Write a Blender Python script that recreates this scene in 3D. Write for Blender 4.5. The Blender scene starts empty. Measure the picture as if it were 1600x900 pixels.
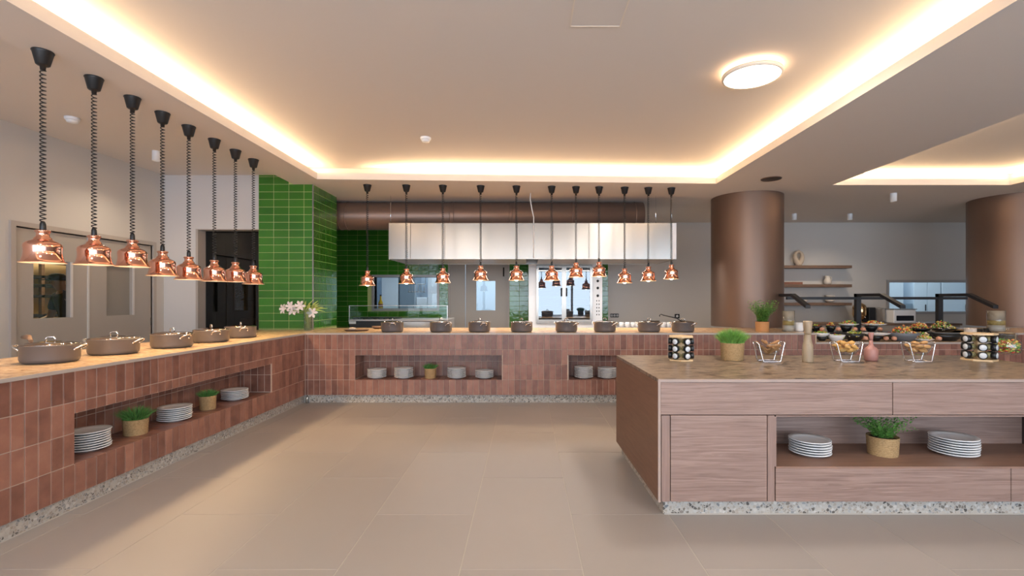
import bpy, bmesh, math, random
from mathutils import Vector, Matrix
random.seed(7)
PI = math.pi
S = bpy.context.scene
C = S.collection

# ------------------------------------------------------------------ camera
F, CX, CY, EYE = 752.0, 822.0, 468.0, 1.36
cam = bpy.data.cameras.new('camera')
cam.sensor_width = 36.0
cam.lens = F * 36.0 / 1600.0
cam.shift_x = -(CX - 800) / 1600.0
cam.shift_y = (CY - 450) / 1600.0
cam.clip_start = 0.05
co = bpy.data.objects.new('camera', cam)
co.location = (0, 0, EYE)
co.rotation_euler = (PI / 2, 0, 0)
C.objects.link(co)
S.camera = co

# ------------------------------------------------------------------ world, exposure
w = bpy.data.worlds.new('world')
S.world = w
w.use_nodes = True
wn = w.node_tree
bg = wn.nodes['Background']
bg.inputs[0].default_value = (0.62, 0.78, 1.0, 1)
bg.inputs[1].default_value = 1.4
S.view_settings.view_transform = 'Standard'
S.view_settings.look = 'None'
S.view_settings.gamma = 1.0
S.view_settings.exposure = 0.0
S.view_settings.use_curve_mapping = False


def area(name, loc, rot, sx, sy, power, color, spread=PI):
    l = bpy.data.lights.new(name, 'AREA')
    l.shape = 'RECTANGLE'
    l.size, l.size_y = sx, sy
    l.energy = power
    l.color = color
    l.spread = spread
    o = bpy.data.objects.new(name, l)
    o.location = loc
    o.rotation_euler = rot
    C.objects.link(o)
    return o


DAY = (0.76, 0.87, 1.0)
WARM = (1.0, 0.70, 0.40)
# daylight that comes in through the glazed facade behind the camera
area('daylight_facade', (2.0, -4.30, 1.60), (PI / 2, 0, 0), 14.0, 2.9, 620, DAY)
# ------------------------------------------------------------------ layout numbers
ZS = 3.04      # soffit underside
ZL = 3.18      # ceiling left of the soffit
ZU = 3.26      # raised ceiling inside the coves
ZLIP = 3.13
ZC = 0.921     # worktop
YB = 10.5      # rear wall
XL = -5.3      # left wall
COVE_A = [(-2.92, -3.0), (2.757, -3.0), (2.757, 6.98), (-2.92, 6.72)]
COVE_B = [(4.49, -3.0), (7.1, -3.0), (7.1, 7.06), (4.49, 7.06)]
TR = 0.24      # cove trough width


def led(p, q, inward, power_per_m):
    """one run of the LED strip that lies in the cove trough"""
    p, q = Vector((*p, 0)), Vector((*q, 0))
    d = q - p
    n = Vector((*inward, 0))
    mid = (p + q) / 2 - n * 0.13
    z = Vector((0, 0, -1)) * 1.0
    # area light points along local -Z; aim it up and a little inward
    aim = (Vector((0, 0, 1)) + n * 0.55).normalized()
    xax = d.normalized()
    zax = -aim
    yax = zax.cross(xax)
    m = Matrix((xax, yax, zax)).transposed().to_4x4()
    o = area('cove_led', (0, 0, 0), (0, 0, 0), d.length + 0.26, 0.025, power_per_m * d.length, WARM)
    m.translation = Vector((mid.x, mid.y, ZLIP + 0.02))
    o.matrix_world = m


LEDP = 11.5
led(COVE_A[0], COVE_A[3], (1, 0), LEDP)
led(COVE_A[1], COVE_A[2], (-1, 0), LEDP)
led(COVE_A[3], COVE_A[2], (0, -1), LEDP)
led(COVE_A[0], COVE_A[1], (0, 1), LEDP)
led(COVE_B[0], COVE_B[3], (1, 0), LEDP * .8)
led(COVE_B[1], COVE_B[2], (-1, 0), LEDP * .8)
led(COVE_B[3], COVE_B[2], (0, -1), LEDP * .8)


def P(px, py, Y=None, z=None, X=None):
    """point of the place seen at a pixel of the photograph, on a plane"""
    u, v = (px - CX) / F, (CY - py) / F
    if z is not None:
        Y = (z - EYE) / v
    if X is not None:
        Y = X / u
    return Vector((u * Y, Y, EYE + v * Y))


# ------------------------------------------------------------------ materials
def new_mat(name):
    m = bpy.data.materials.new(name)
    m.use_nodes = True
    return m, m.node_tree, m.node_tree.nodes['Principled BSDF']


def plain(name, col, rough=0.6, metal=0.0, noise=0.0, nscale=8.0, bump=0.0, bscale=60.0, **kw):
    m, t, b = new_mat(name)
    b.inputs['Base Color'].default_value = (*col, 1)
    b.inputs['Roughness'].default_value = rough
    b.inputs['Metallic'].default_value = metal
    for k, v in kw.items():
        b.inputs[k].default_value = v
    tc = None
    if noise or bump:
        tc = t.nodes.new('ShaderNodeTexCoord')
    if noise:
        n = t.nodes.new('ShaderNodeTexNoise')
        n.inputs['Scale'].default_value = nscale
        n.inputs['Detail'].default_value = 5
        t.links.new(tc.outputs['Object'], n.inputs['Vector'])
        mx = t.nodes.new('ShaderNodeMix')
        mx.data_type = 'RGBA'
        mx.inputs[6].default_value = (*[c * (1 - noise) for c in col], 1)
        mx.inputs[7].default_value = (*[min(1, c * (1 + noise)) for c in col], 1)
        t.links.new(n.outputs['Fac'], mx.inputs[0])
        t.links.new(mx.outputs[2], b.inputs['Base Color'])
    if bump:
        n = t.nodes.new('ShaderNodeTexNoise')
        n.inputs['Scale'].default_value = bscale
        t.links.new(tc.outputs['Object'], n.inputs['Vector'])
        bp = t.nodes.new('ShaderNodeBump')
        bp.inputs['Strength'].default_value = bump
        bp.inputs['Distance'].default_value = 0.004
        t.links.new(n.outputs['Fac'], bp.inputs['Height'])
        t.links.new(bp.outputs[0], b.inputs['Normal'])
    return m


def ramp(t, stops):
    r = t.nodes.new('ShaderNodeValToRGB')
    e = r.color_ramp.elements
    while len(e) < len(stops):
        e.new(0.5)
    for i, (p, c) in enumerate(stops):
        e[i].position = p
        e[i].color = (*c, 1)
    return r


def tile_mat(name, stops, rough, nscale, nstr, coat=0.0, bump=0.25, stretch=(1, 1, 1)):
    """every tile takes its own tone; mottled glaze inside each"""
    m, t, b = new_mat(name)
    oi = t.nodes.new('ShaderNodeObjectInfo')
    ge = t.nodes.new('ShaderNodeNewGeometry')
    add = t.nodes.new('ShaderNodeMath'); add.operation = 'ADD'
    t.links.new(oi.outputs['Random'], add.inputs[0])
    t.links.new(ge.outputs['Random Per Island'], add.inputs[1])
    fr = t.nodes.new('ShaderNodeMath'); fr.operation = 'FRACT'
    t.links.new(add.outputs[0], fr.inputs[0])
    n = t.nodes.new('ShaderNodeTexNoise')
    n.inputs['Scale'].default_value = nscale
    n.inputs['Detail'].default_value = 4
    mp = t.nodes.new('ShaderNodeMapping')
    mp.inputs['Scale'].default_value = stretch
    t.links.new(ge.outputs['Position'], mp.inputs[0])
    t.links.new(mp.outputs[0], n.inputs['Vector'])
    mu = t.nodes.new('ShaderNodeMath'); mu.operation = 'MULTIPLY_ADD'
    t.links.new(n.outputs['Fac'], mu.inputs[0])
    mu.inputs[1].default_value = nstr
    sc = t.nodes.new('ShaderNodeMath'); sc.operation = 'MULTIPLY_ADD'
    t.links.new(fr.outputs[0], sc.inputs[0])
    sc.inputs[1].default_value = 1 - nstr * 0.6
    sc.inputs[2].default_value = -nstr * 0.2
    t.links.new(sc.outputs[0], mu.inputs[2])
    r = ramp(t, stops)
    t.links.new(mu.outputs[0], r.inputs[0])
    t.links.new(r.outputs[0], b.inputs['Base Color'])
    b.inputs['Roughness'].default_value = rough
    b.inputs['Coat Weight'].default_value = coat
    b.inputs['Coat Roughness'].default_value = 0.06
    if bump:
        n2 = t.nodes.new('ShaderNodeTexNoise')
        n2.inputs['Scale'].default_value = 14
        t.links.new(ge.outputs['Position'], n2.inputs['Vector'])
        bp = t.nodes.new('ShaderNodeBump')
        bp.inputs['Strength'].default_value = bump
        bp.inputs['Distance'].default_value = 0.01
        t.links.new(n2.outputs['Fac'], bp.inputs['Height'])
        t.links.new(bp.outputs[0], b.inputs['Normal'])
        t.links.new(bp.outputs[0], b.inputs['Coat Normal'])
    return m


def granite(name, stops, scale, stretch, rough=0.25, vein=0.0):
    m, t, b = new_mat(name)
    ge = t.nodes.new('ShaderNodeNewGeometry')
    mp = t.nodes.new('ShaderNodeMapping')
    mp.inputs['Scale'].default_value = stretch
    t.links.new(ge.outputs['Position'], mp.inputs[0])
    n = t.nodes.new('ShaderNodeTexNoise')
    n.inputs['Scale'].default_value = scale
    n.inputs['Detail'].default_value = 8
    n.inputs['Roughness'].default_value = 0.68
    n.inputs['Distortion'].default_value = 0.8
    t.links.new(mp.outputs[0], n.inputs['Vector'])
    r = ramp(t, stops)
    t.links.new(n.outputs['Fac'], r.inputs[0])
    t.links.new(r.outputs[0], b.inputs['Base Color'])
    b.inputs['Roughness'].default_value = rough
    return m


def terrazzo(name):
    m, t, b = new_mat(name)
    ge = t.nodes.new('ShaderNodeNewGeometry')
    v = t.nodes.new('ShaderNodeTexVoronoi')
    v.inputs['Scale'].default_value = 55
    t.links.new(ge.outputs['Position'], v.inputs['Vector'])
    r = ramp(t, [(0.0, (.06, .055, .05)), (.18, (.18, .155, .13)), (.35, (.42, .39, .35)), (.6, (.28, .235, .19)),
                 (.75, (.50, .48, .45)), (1.0, (.13, .14, .15))])
    sep = t.nodes.new('ShaderNodeSeparateColor')
    t.links.new(v.outputs['Color'], sep.inputs[0])
    t.links.new(sep.outputs[0], r.inputs[0])
    v2 = t.nodes.new('ShaderNodeTexVoronoi')
    v2.feature = 'DISTANCE_TO_EDGE'
    v2.inputs['Scale'].default_value = 55
    t.links.new(ge.outputs['Position'], v2.inputs['Vector'])
    st = ramp(t, [(0.04, (1, 1, 1)), (.12, (0, 0, 0))])
    t.links.new(v2.outputs['Distance'], st.inputs[0])
    mx = t.nodes.new('ShaderNodeMix'); mx.data_type = 'RGBA'
    t.links.new(st.outputs[0], mx.inputs[0])
    t.links.new(r.outputs[0], mx.inputs[6])
    mx.inputs[7].default_value = (.40, .375, .34, 1)
    t.links.new(mx.outputs[2], b.inputs['Base Color'])
    b.inputs['Roughness'].default_value = 0.35
    return m


def wood(name, c1, c2, stretch=(1.2, 8, 22), rough=0.5, scale=2.2):
    m, t, b = new_mat(name)
    ge = t.nodes.new('ShaderNodeNewGeometry')
    oi = t.nodes.new('ShaderNodeObjectInfo')
    ad = t.nodes.new('ShaderNodeVectorMath'); ad.operation = 'ADD'
    cx = t.nodes.new('ShaderNodeCombineXYZ')
    mu = t.nodes.new('ShaderNodeMath'); mu.operation = 'MULTIPLY'; mu.inputs[1].default_value = 40
    t.links.new(oi.outputs['Random'], mu.inputs[0])
    t.links.new(mu.outputs[0], cx.inputs[0])
    t.links.new(ge.outputs['Position'], ad.inputs[0])
    t.links.new(cx.outputs[0], ad.inputs[1])
    mp = t.nodes.new('ShaderNodeMapping')
    mp.inputs['Scale'].default_value = stretch
    t.links.new(ad.outputs[0], mp.inputs[0])
    n = t.nodes.new('ShaderNodeTexNoise')
    n.inputs['Scale'].default_value = scale
    n.inputs['Detail'].default_value = 6
    n.inputs['Roughness'].default_value = 0.6
    n.inputs['Distortion'].default_value = 1.2
    t.links.new(mp.outputs[0], n.inputs['Vector'])
    r = ramp(t, [(0.3, c1), (.5, tuple((a + b_) / 2 for a, b_ in zip(c1, c2))), (0.7, c2)])
    t.links.new(n.outputs['Fac'], r.inputs[0])
    t.links.new(r.outputs[0], b.inputs['Base Color'])
    b.inputs['Roughness'].default_value = rough
    return m


def weave(name, c1, c2, scale=60):
    m, t, b = new_mat(name)
    tc = t.nodes.new('ShaderNodeTexCoord')
    wv = t.nodes.new('ShaderNodeTexWave')
    wv.bands_direction = 'Z'
    wv.inputs['Scale'].default_value = scale
    wv.inputs['Distortion'].default_value = 2.5
    t.links.new(tc.outputs['Object'], wv.inputs['Vector'])
    n = t.nodes.new('ShaderNodeTexNoise'); n.inputs['Scale'].default_value = 90
    t.links.new(tc.outputs['Object'], n.inputs['Vector'])
    mu = t.nodes.new('ShaderNodeMath'); mu.operation = 'MULTIPLY'
    t.links.new(wv.outputs['Fac'], mu.inputs[0]); t.links.new(n.outputs['Fac'], mu.inputs[1])
    r = ramp(t, [(0.05, c1), (.5, c2)])
    t.links.new(mu.outputs[0], r.inputs[0])
    t.links.new(r.outputs[0], b.inputs['Base Color'])
    bp = t.nodes.new('ShaderNodeBump'); bp.inputs['Strength'].default_value = .7; bp.inputs['Distance'].default_value = .004
    t.links.new(mu.outputs[0], bp.inputs['Height']); t.links.new(bp.outputs[0], b.inputs['Normal'])
    b.inputs['Roughness'].default_value = 0.8
    return m


def emis(name, col, strength):
    m, t, b = new_mat(name)
    b.inputs['Base Color'].default_value = (*col, 1)
    b.inputs['Emission Color'].default_value = (*col, 1)
    b.inputs['Emission Strength'].default_value = strength
    return m


def glass_mat(name, col=(1, 1, 1), refl=0.10, rough=0.0):
    """thin clear pane: mostly see-through with a real mirror part"""
    m = bpy.data.materials.new(name)
    m.use_nodes = True
    t = m.node_tree
    t.nodes.clear()
    out = t.nodes.new('ShaderNodeOutputMaterial')
    tr = t.nodes.new('ShaderNodeBsdfTransparent'); tr.inputs[0].default_value = (*col, 1)
    gl = t.nodes.new('ShaderNodeBsdfGlossy'); gl.inputs['Roughness'].default_value = rough
    lw = t.nodes.new('ShaderNodeLayerWeight'); lw.inputs[0].default_value = .5
    fr = t.nodes.new('ShaderNodeMath'); fr.operation = 'POWER'; fr.inputs[1].default_value = 5
    t.links.new(lw.outputs['Facing'], fr.inputs[0])
    ma = t.nodes.new('ShaderNodeMath'); ma.operation = 'MULTIPLY_ADD'; ma.inputs[1].default_value = 1 - refl
    ma.inputs[2].default_value = refl
    ma.use_clamp = True
    t.links.new(fr.outputs[0], ma.inputs[0])
    mx = t.nodes.new('ShaderNodeMixShader')
    t.links.new(ma.outputs[0], mx.inputs[0]); t.links.new(tr.outputs[0], mx.inputs[1]); t.links.new(gl.outputs[0], mx.inputs[2])
    t.links.new(mx.outputs[0], out.inputs[0])
    return m


M = {}
M['ceiling'] = plain('ceiling_paint', (.72, .665, .62), .85)
M['wall'] = plain('wall_paint', (.56, .53, .50), .85, bump=.1, bscale=30)
M['wall_white'] = plain('pale_wall_paint', (.62, .59, .58), .85)
M['cove'] = plain('cove_paint', (.78, .70, .60), .8)
M['floor_tile'] = tile_mat('porcelain_floor', [(0, (.275, .250, .234)), (.5, (.295, .268, .250)), (1, (.315, .286, .267))], .42, 1.6, .7, bump=0)
M['floor_grout'] = plain('floor_grout', (.42, .38, .34), .8)
M['terra'] = tile_mat('terracotta_tile', [(0, (.11, .045, .032)), (.3, (.185, .078, .054)), (.65, (.275, .122, .084)), (1, (.37, .185, .130))], .40, 12, .8, coat=.12)
M['terra_grout'] = plain('pink_grout', (.50, .38, .31), .9)
M['green'] = tile_mat('green_glazed_tile', [(0, (.026, .145, .012)), (.5, (.034, .175, .014)), (1, (.044, .205, .018))], .12, 3, .6, coat=.6, bump=.3)
M['green_grout'] = plain('green_grout', (.50, .56, .22), .8)
M['granite'] = granite('granite_worktop', [(.25, (.14, .08, .045)), (.42, (.46, .30, .18)), (.55, (.60, .43, .27)), (.7, (.70, .54, .36)), (.85, (.36, .23, .13))], 11, (1, 1.6, 1))
M['granite_dark'] = granite('granite_island', [(.32, (.02, .013, .01)), (.42, (.07, .048, .034)), (.48, (.18, .13, .09)), (.57, (.27, .20, .14)), (.66, (.11, .075, .05)), (.78, (.33, .26, .20))], 10, (1, 2.2, 1), rough=.32)
M['terrazzo'] = terrazzo('terrazzo_plinth')
M['oak'] = wood('pink_oak_laminate', (.18, .105, .082), (.32, .215, .175), stretch=(.8, 9, 24), scale=3)
M['oak_v'] = wood('pink_oak_laminate_upright', (.205, .125, .10), (.29, .19, .155), stretch=(30, 9, 1.2))
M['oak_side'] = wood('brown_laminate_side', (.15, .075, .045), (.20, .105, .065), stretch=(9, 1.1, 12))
M['edge'] = plain('pale_edge_band', (.34, .25, .21), .5)
M['joint'] = plain('dark_joint', (.05, .03, .025), .9)
M['copper'] = plain('polished_copper', (.84, .43, .31), .09, 1.0)
M['inner'] = plain('pale_reflector', (.95, .80, .62), .5, Emission_Strength=0) if False else plain('pale_reflector', (.95, .82, .66), .5)
M['black'] = plain('black_plastic', (.012, .012, .014), .35)
M['black_metal'] = plain('black_powder_coat', (.012, .012, .015), .4)
M['steel'] = plain('brushed_steel', (.40, .385, .36), .24, .65)
M['frosted'] = plain('frosted_pane', (.27, .245, .22), .35)
M['chrome'] = plain('chrome', (.85, .85, .87), .08, 1.0)
M['steel_grey'] = plain('grey_steel_frame', (.40, .385, .385), .4, .3)
M['white_steel'] = plain('white_enamel', (.80, .80, .82), .35)
M['bronze'] = plain('bronze_column_paint', (.21, .135, .10), .42, .55)
M['duct'] = plain('brown_duct_paint', (.24, .155, .12), .4, .5)
M['pot'] = plain('grey_anodised', (.14, .13, .135), .42, .4)
M['plate'] = plain('white_porcelain', (.86, .85, .84), .18)
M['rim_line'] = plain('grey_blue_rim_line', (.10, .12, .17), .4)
M['shelf_oak'] = wood('warm_oak_shelf', (.21, .115, .08), (.29, .165, .115), stretch=(1, 9, 20))
M['seagrass'] = weave('woven_seagrass', (.22, .12, .05), (.62, .42, .20))
M['grass'] = plain('green_leaves', (.17, .36, .07), .5, noise=.4, nscale=40)
M['leaf_bright'] = plain('bright_herb_leaves', (.16, .38, .08), .5, noise=.4, nscale=40)
M['herb'] = plain('dark_herb_leaves', (.10, .27, .06), .5, noise=.4, nscale=40)
M['soil'] = plain('soil', (.05, .03, .02), .9)
M['light_wood'] = wood('light_wood', (.62, .42, .22), (.74, .54, .32), stretch=(2, 9, 20))
M['mill'] = wood('mill_wood', (.27, .20, .13), (.38, .29, .19), stretch=(20, 20, 2))
M['pink'] = plain('pink_lacquer', (.36, .165, .135), .45)
M['glass'] = glass_mat('clear_glass', (.95, .97, .97), .06)
M['darkening'] = glass_mat('passage_darkening_glass', (.22, .23, .23), .06)  # for the added pane that dims the passage behind it
M['guard_glass'] = glass_mat('guard_glass', (.90, .95, .93), .015)
M['window_glass'] = glass_mat('window_glass', (.95, .97, .97), .025)
M['oven_glass'] = glass_mat('oven_glass', (.45, .55, .62), .16)
M['bulb'] = emis('lamp_bulb', (1.0, .78, .48), 14)
M['lamp'] = emis('ceiling_lamp_diffuser', (1.0, .93, .80), 6)
M['halo'] = emis('lamp_backlight', (1.0, .66, .35), 8)
M['spot_glow'] = emis('spot_lens', (1.0, .85, .65), 3)
M['door'] = plain('taupe_door', (.40, .36, .325), .55)
M['frame'] = plain('door_frame', (.42, .37, .335), .5)
M['dark'] = plain('dark_shade_and_fittings', (.02, .015, .012), .9)
M['kitchen_wall'] = plain('kitchen_cladding', (.62, .74, .86), .4)
M['kitchen_white'] = plain('kitchen_panel', (.78, .84, .90), .3)
M['kitchen_grey'] = plain('kitchen_appliance', (.30, .38, .46), .3, .4)
M['cream'] = plain('cream_kitchen_wall', (.78, .58, .34), .7)
M['shelf'] = wood('walnut_shelf', (.13, .075, .05), (.20, .125, .085), stretch=(2, 9, 20))
M['ceramic'] = plain('rough_ceramic', (.50, .40, .31), .8, noise=.15, nscale=30)
M['porcelain'] = plain('cream_ceramic', (.62, .56, .50), .4)
M['petal'] = plain('white_petals', (.84, .74, .70), .5)
M['stem'] = plain('flower_stem', (.22, .33, .07), .5)
M['leafyellow'] = plain('yellow_green_leaf', (.42, .48, .10), .5)
M['water_glass'] = glass_mat('vase_glass', (.80, .92, .95), .15)
M['brass'] = plain('brass', (.75, .50, .25), .15, 1.0)
M['skin'] = plain('skin', (.30, .16, .10), .5)
M['cloth'] = plain('black_cotton', (.012, .012, .013), .85)
M['bowl_grey'] = plain('grey_stoneware', (.16, .17, .19), .4)
M['bowl_white'] = plain('white_stoneware', (.80, .79, .79), .25)
M['bowl_black'] = plain('black_stoneware', (.010, .010, .011), .3)
M['screen'] = plain('dark_display', (.01, .012, .02), .15)
M['outside'] = plain('concrete_outside', (.4, .4, .4), .9)
M['label'] = plain('silver_label', (.6, .62, .64), .3)


def food_mat(name, cols, scale=1.0):
    m, t, b = new_mat(name)
    ge = t.nodes.new('ShaderNodeNewGeometry')
    n = len(cols)
    r = ramp(t, [(i / n, c) for i, c in enumerate(cols)])
    r.color_ramp.interpolation = 'CONSTANT'
    t.links.new(ge.outputs['Random Per Island'], r.inputs[0])
    t.links.new(r.outputs[0], b.inputs['Base Color'])
    b.inputs['Roughness'].default_value = .45
    return m


RED, GRN, YEL, CRM, ORG, BRN, LGR = (.60, .07, .03), (.14, .34, .04), (.85, .62, .10), (.88, .76, .52), (.85, .32, .07), (.34, .16, .07), (.42, .58, .10)
M['salad_green'] = food_mat('green_salad', [GRN, LGR, GRN, ORG, LGR, RED])
M['salad_red'] = food_mat('tomato_salad', [RED, ORG, CRM, RED, LGR, YEL])
M['salad_mix'] = food_mat('mixed_salad', [CRM, RED, BRN, YEL, GRN, ORG])
M['salad_corn'] = food_mat('corn_salad', [YEL, CRM, LGR, CRM, YEL, GRN])
M['salad_pasta'] = food_mat('pasta_salad', [CRM, YEL, RED, CRM, GRN, LGR])
M['pickle'] = food_mat('pickled_vegetables', [YEL, LGR, ORG, GRN, YEL, RED])
M['pastry'] = plain('golden_pastry', (.60, .32, .09), .6, noise=.35, nscale=25)
M['cookie'] = plain('baked_cookie', (.55, .29, .11), .7, noise=.3, nscale=30)
M['rusk'] = plain('brown_rusk', (.33, .16, .06), .7, noise=.35, nscale=25)
M['cereal'] = tile_mat('layered_grains', [(0, (.50, .38, .24)), (.5, (.62, .54, .46)), (1, (.30, .22, .12))], .6, 9, .9, bump=0, stretch=(.3, .3, 3))


# ------------------------------------------------------------------ builders
class MB:
    def __init__(s):
        s.bm = bmesh.new()

    def box(s, x0, x1, y0, y1, z0, z1, bev=0.0, mi=0):
        vs = [s.bm.verts.new(p) for p in ((x0, y0, z0), (x1, y0, z0), (x1, y1, z0), (x0, y1, z0),
                                          (x0, y0, z1), (x1, y0, z1), (x1, y1, z1), (x0, y1, z1))]
        fs = [s.bm.faces.new([vs[i] for i in f]) for f in
              ((3, 2, 1, 0), (4, 5, 6, 7), (0, 1, 5, 4), (1, 2, 6, 5), (2, 3, 7, 6), (3, 0, 4, 7))]
        for f in fs:
            f.material_index = mi
        if bev:
            es = list({e for f in fs for e in f.edges})
            bmesh.ops.bevel(s.bm, geom=es, offset=bev, segments=1, affect='EDGES', profile=.5)
        return s

    def prism(s, pts, z0, z1, mi=0):
        lo = [s.bm.verts.new((x, y, z0)) for x, y in pts]
        hi = [s.bm.verts.new((x, y, z1)) for x, y in pts]
        n = len(pts)
        fs = [s.bm.faces.new(lo[::-1]), s.bm.faces.new(hi)]
        for i in range(n):
            fs.append(s.bm.faces.new((lo[i], lo[(i + 1) % n], hi[(i + 1) % n], hi[i])))
        for f in fs:
            f.material_index = mi
        return s

    def lathe(s, prof, n=32, c=(0, 0, 0), sx=1.0, sy=1.0, smooth=True, mi=0, axis='z'):
        """prof: (r, z) list; ends with r=0 are closed to a point"""
        def tr(x, y, z):
            if axis == 'x':
                return (c[0] + z, c[1] + x, c[2] + y)
            if axis == 'y':
                return (c[0] + x, c[1] + z, c[2] + y)
            return (c[0] + x, c[1] + y, c[2] + z)
        rings = []
        for r, z in prof:
            if r < 1e-6:
                rings.append([s.bm.verts.new(tr(0, 0, z))])
            else:
                rings.append([s.bm.verts.new(tr(r * sx * math.cos(2 * PI * k / n), r * sy * math.sin(2 * PI * k / n), z)) for k in range(n)])
        for a, b in zip(rings, rings[1:]):
            for k in range(n):
                k2 = (k + 1) % n
                if len(a) == 1 and len(b) == 1:
                    break
                if len(a) == 1:
                    f = s.bm.faces.new((a[0], b[k2], b[k]))
                elif len(b) == 1:
                    f = s.bm.faces.new((a[k], a[k2], b[0]))
                else:
                    f = s.bm.faces.new((a[k], a[k2], b[k2], b[k]))
                f.smooth = smooth
                f.material_index = mi
        return s

    def tube(s, pts, r, n=8, closed=False, caps=True, mi=0, radii=None):
        pts = [Vector(p) for p in pts]
        m = len(pts)
        rings = []
        up = None
        for i, p in enumerate(pts):
            if closed:
                d = pts[(i + 1) % m] - pts[i - 1]
            else:
                d = pts[min(i + 1, m - 1)] - pts[max(i - 1, 0)]
            d.normalize()
            if up is None:
                up = Vector((0, 0, 1)) if abs(d.z) < .9 else Vector((1, 0, 0))
            a = d.cross(up)
            if a.length < 1e-4:
                a = d.cross(Vector((0.3, 1, 0.2)))
            a.normalize()
            b = a.cross(d).normalized()
            up = b
            rr = radii[i] if radii else r
            rings.append([s.bm.verts.new(p + (a * math.cos(2 * PI * k / n) + b * math.sin(2 * PI * k / n)) * rr) for k in range(n)])
        rng = range(m) if closed else range(m - 1)
        for i in rng:
            A, B = rings[i], rings[(i + 1) % m]
            for k in range(n):
                f = s.bm.faces.new((A[k], A[(k + 1) % n], B[(k + 1) % n], B[k]))
                f.smooth = True
                f.material_index = mi
        if caps and not closed:
            s.bm.faces.new(rings[0][::-1]); s.bm.faces.new(rings[-1])
        return s

    def ico(s, c, r, sub=1, scale=(1, 1, 1), rot=None, jit=0.0, mi=0):
        ret = bmesh.ops.create_icosphere(s.bm, subdivisions=sub, radius=1.0)
        R = rot.to_matrix() if rot else Matrix.Identity(3)
        for v in ret['verts']:
            p = v.co * (1 + random.uniform(-jit, jit))
            p = R @ Vector((p.x * scale[0] * r, p.y * scale[1] * r, p.z * scale[2] * r))
            v.co = p + Vector(c)
        for f in {f for v in ret['verts'] for f in v.link_faces}:
            f.smooth = True
            f.material_index = mi
        return s

    def quad(s, a, b, c, d, mi=0):
        f = s.bm.faces.new([s.bm.verts.new(p) for p in (a, b, c, d)])
        f.material_index = mi
        return s

    def mesh(s, name, mats):
        me = bpy.data.meshes.new(name)
        bmesh.ops.recalc_face_normals(s.bm, faces=s.bm.faces[:])
        s.bm.to_mesh(me)
        s.bm.free()
        for m in (mats if isinstance(mats, (list, tuple)) else [mats]):
            me.materials.append(m)
        return me

    def build(s, name, mats, parent=None, loc=None):
        o = bpy.data.objects.new(name, s.mesh(name, mats))
        if loc is not None:
            o.location = loc
        if parent:
            o.parent = parent
        C.objects.link(o)
        return o


def inst(name, me, parent=None, loc=(0, 0, 0), rot=(0, 0, 0), scale=(1, 1, 1)):
    o = bpy.data.objects.new(name, me)
    o.location, o.rotation_euler, o.scale = loc, rot, scale
    if parent:
        o.parent = parent
    C.objects.link(o)
    return o


def tag(o, label=None, cat=None, group=None, kind=None):
    if label: o['label'] = label
    if cat: o['category'] = cat
    if group: o['group'] = group
    if kind: o['kind'] = kind
    return o


def struct(o):
    o['kind'] = 'structure'
    return o


def thing(name, label, cat, loc=(0, 0, 0), rz=0, group=None):
    o = bpy.data.objects.new(name, None)
    o.empty_display_size = .1
    o.location = loc
    o.rotation_euler = (0, 0, rz)
    C.objects.link(o)
    return tag(o, label, cat, group)


def dup(root, loc, rz=0, label=None, group=None):
    def cp(o, par):
        c = o.copy()
        C.objects.link(c)
        if par: c.parent = par
        for ch in kids.get(o.name, []):
            cp(ch, c)
        return c
    kids = {}
    def walk(o):
        kids[o.name] = list(o.children)
        for ch in o.children: walk(ch)
    walk(root)
    r = cp(root, None)
    r.location = loc
    r.rotation_euler = (0, 0, rz)
    if label: r['label'] = label
    if group: r['group'] = group
    return r


ORD = ['first', 'second', 'third', 'fourth', 'fifth', 'sixth', 'seventh', 'eighth', 'ninth', 'tenth', 'eleventh', 'twelfth']
box_cache = {}


def tile_mesh(kind, a, b, t, mat, bev=0.0025):
    """kind: plane the tile lies in: 'xz' faces -Y, 'yz' faces +X, 'xy' faces up; size a x b, thickness t, origin at centre back"""
    key = (kind, round(a, 4), round(b, 4), t, mat.name)
    if key not in box_cache:
        m = MB()
        if kind == 'xz': m.box(-a / 2, a / 2, -t, 0, -b / 2, b / 2, bev)
        elif kind == 'yz': m.box(0, t, -a / 2, a / 2, -b / 2, b / 2, bev)
        elif kind == 'yzn': m.box(-t, 0, -a / 2, a / 2, -b / 2, b / 2, bev)
        else: m.box(-a / 2, a / 2, -b / 2, b / 2, 0, t, bev)
        box_cache[key] = m.mesh('tile', mat)
    return box_cache[key]


def lay(tiles, parent, mat, t=.005, limit=300, bev=.0018):
    """tiles: (kind, cx, cy, cz, a, b, weight)"""
    tiles = sorted(tiles, key=lambda q: -q[6])
    rest = MB()
    nrest = 0
    for i, (k, x, y, z, a, b, wgt) in enumerate(tiles):
        if i < limit and wgt > 0:
            inst('tile', tile_mesh(k, a, b, t, mat, bev), parent, (x, y, z))
        else:
            nrest += 1
            if k == 'xz': rest.box(x - a / 2, x + a / 2, y - t, y, z - b / 2, z + b / 2)
            elif k == 'yz': rest.box(x, x + t, y - a / 2, y + a / 2, z - b / 2, z + b / 2)
            elif k == 'yzn': rest.box(x - t, x, y - a / 2, y + a / 2, z - b / 2, z + b / 2)
            else: rest.box(x - a / 2, x + a / 2, y - b / 2, y + b / 2, z, z + t)
    if nrest:
        o = rest.build('tile_field', mat, parent)
        o['kind'] = 'stuff'


def split(lo, hi, pitch, start=None):
    """cells of a regular grid cut to lo..hi"""
    start = lo if start is None else start
    k = math.floor((lo - start) / pitch)
    out = []
    while start + k * pitch < hi - 1e-6:
        a, b = max(lo, start + k * pitch), min(hi, start + (k + 1) * pitch)
        if b - a > .012:
            out.append((a, b))
        k += 1
    return out


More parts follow.
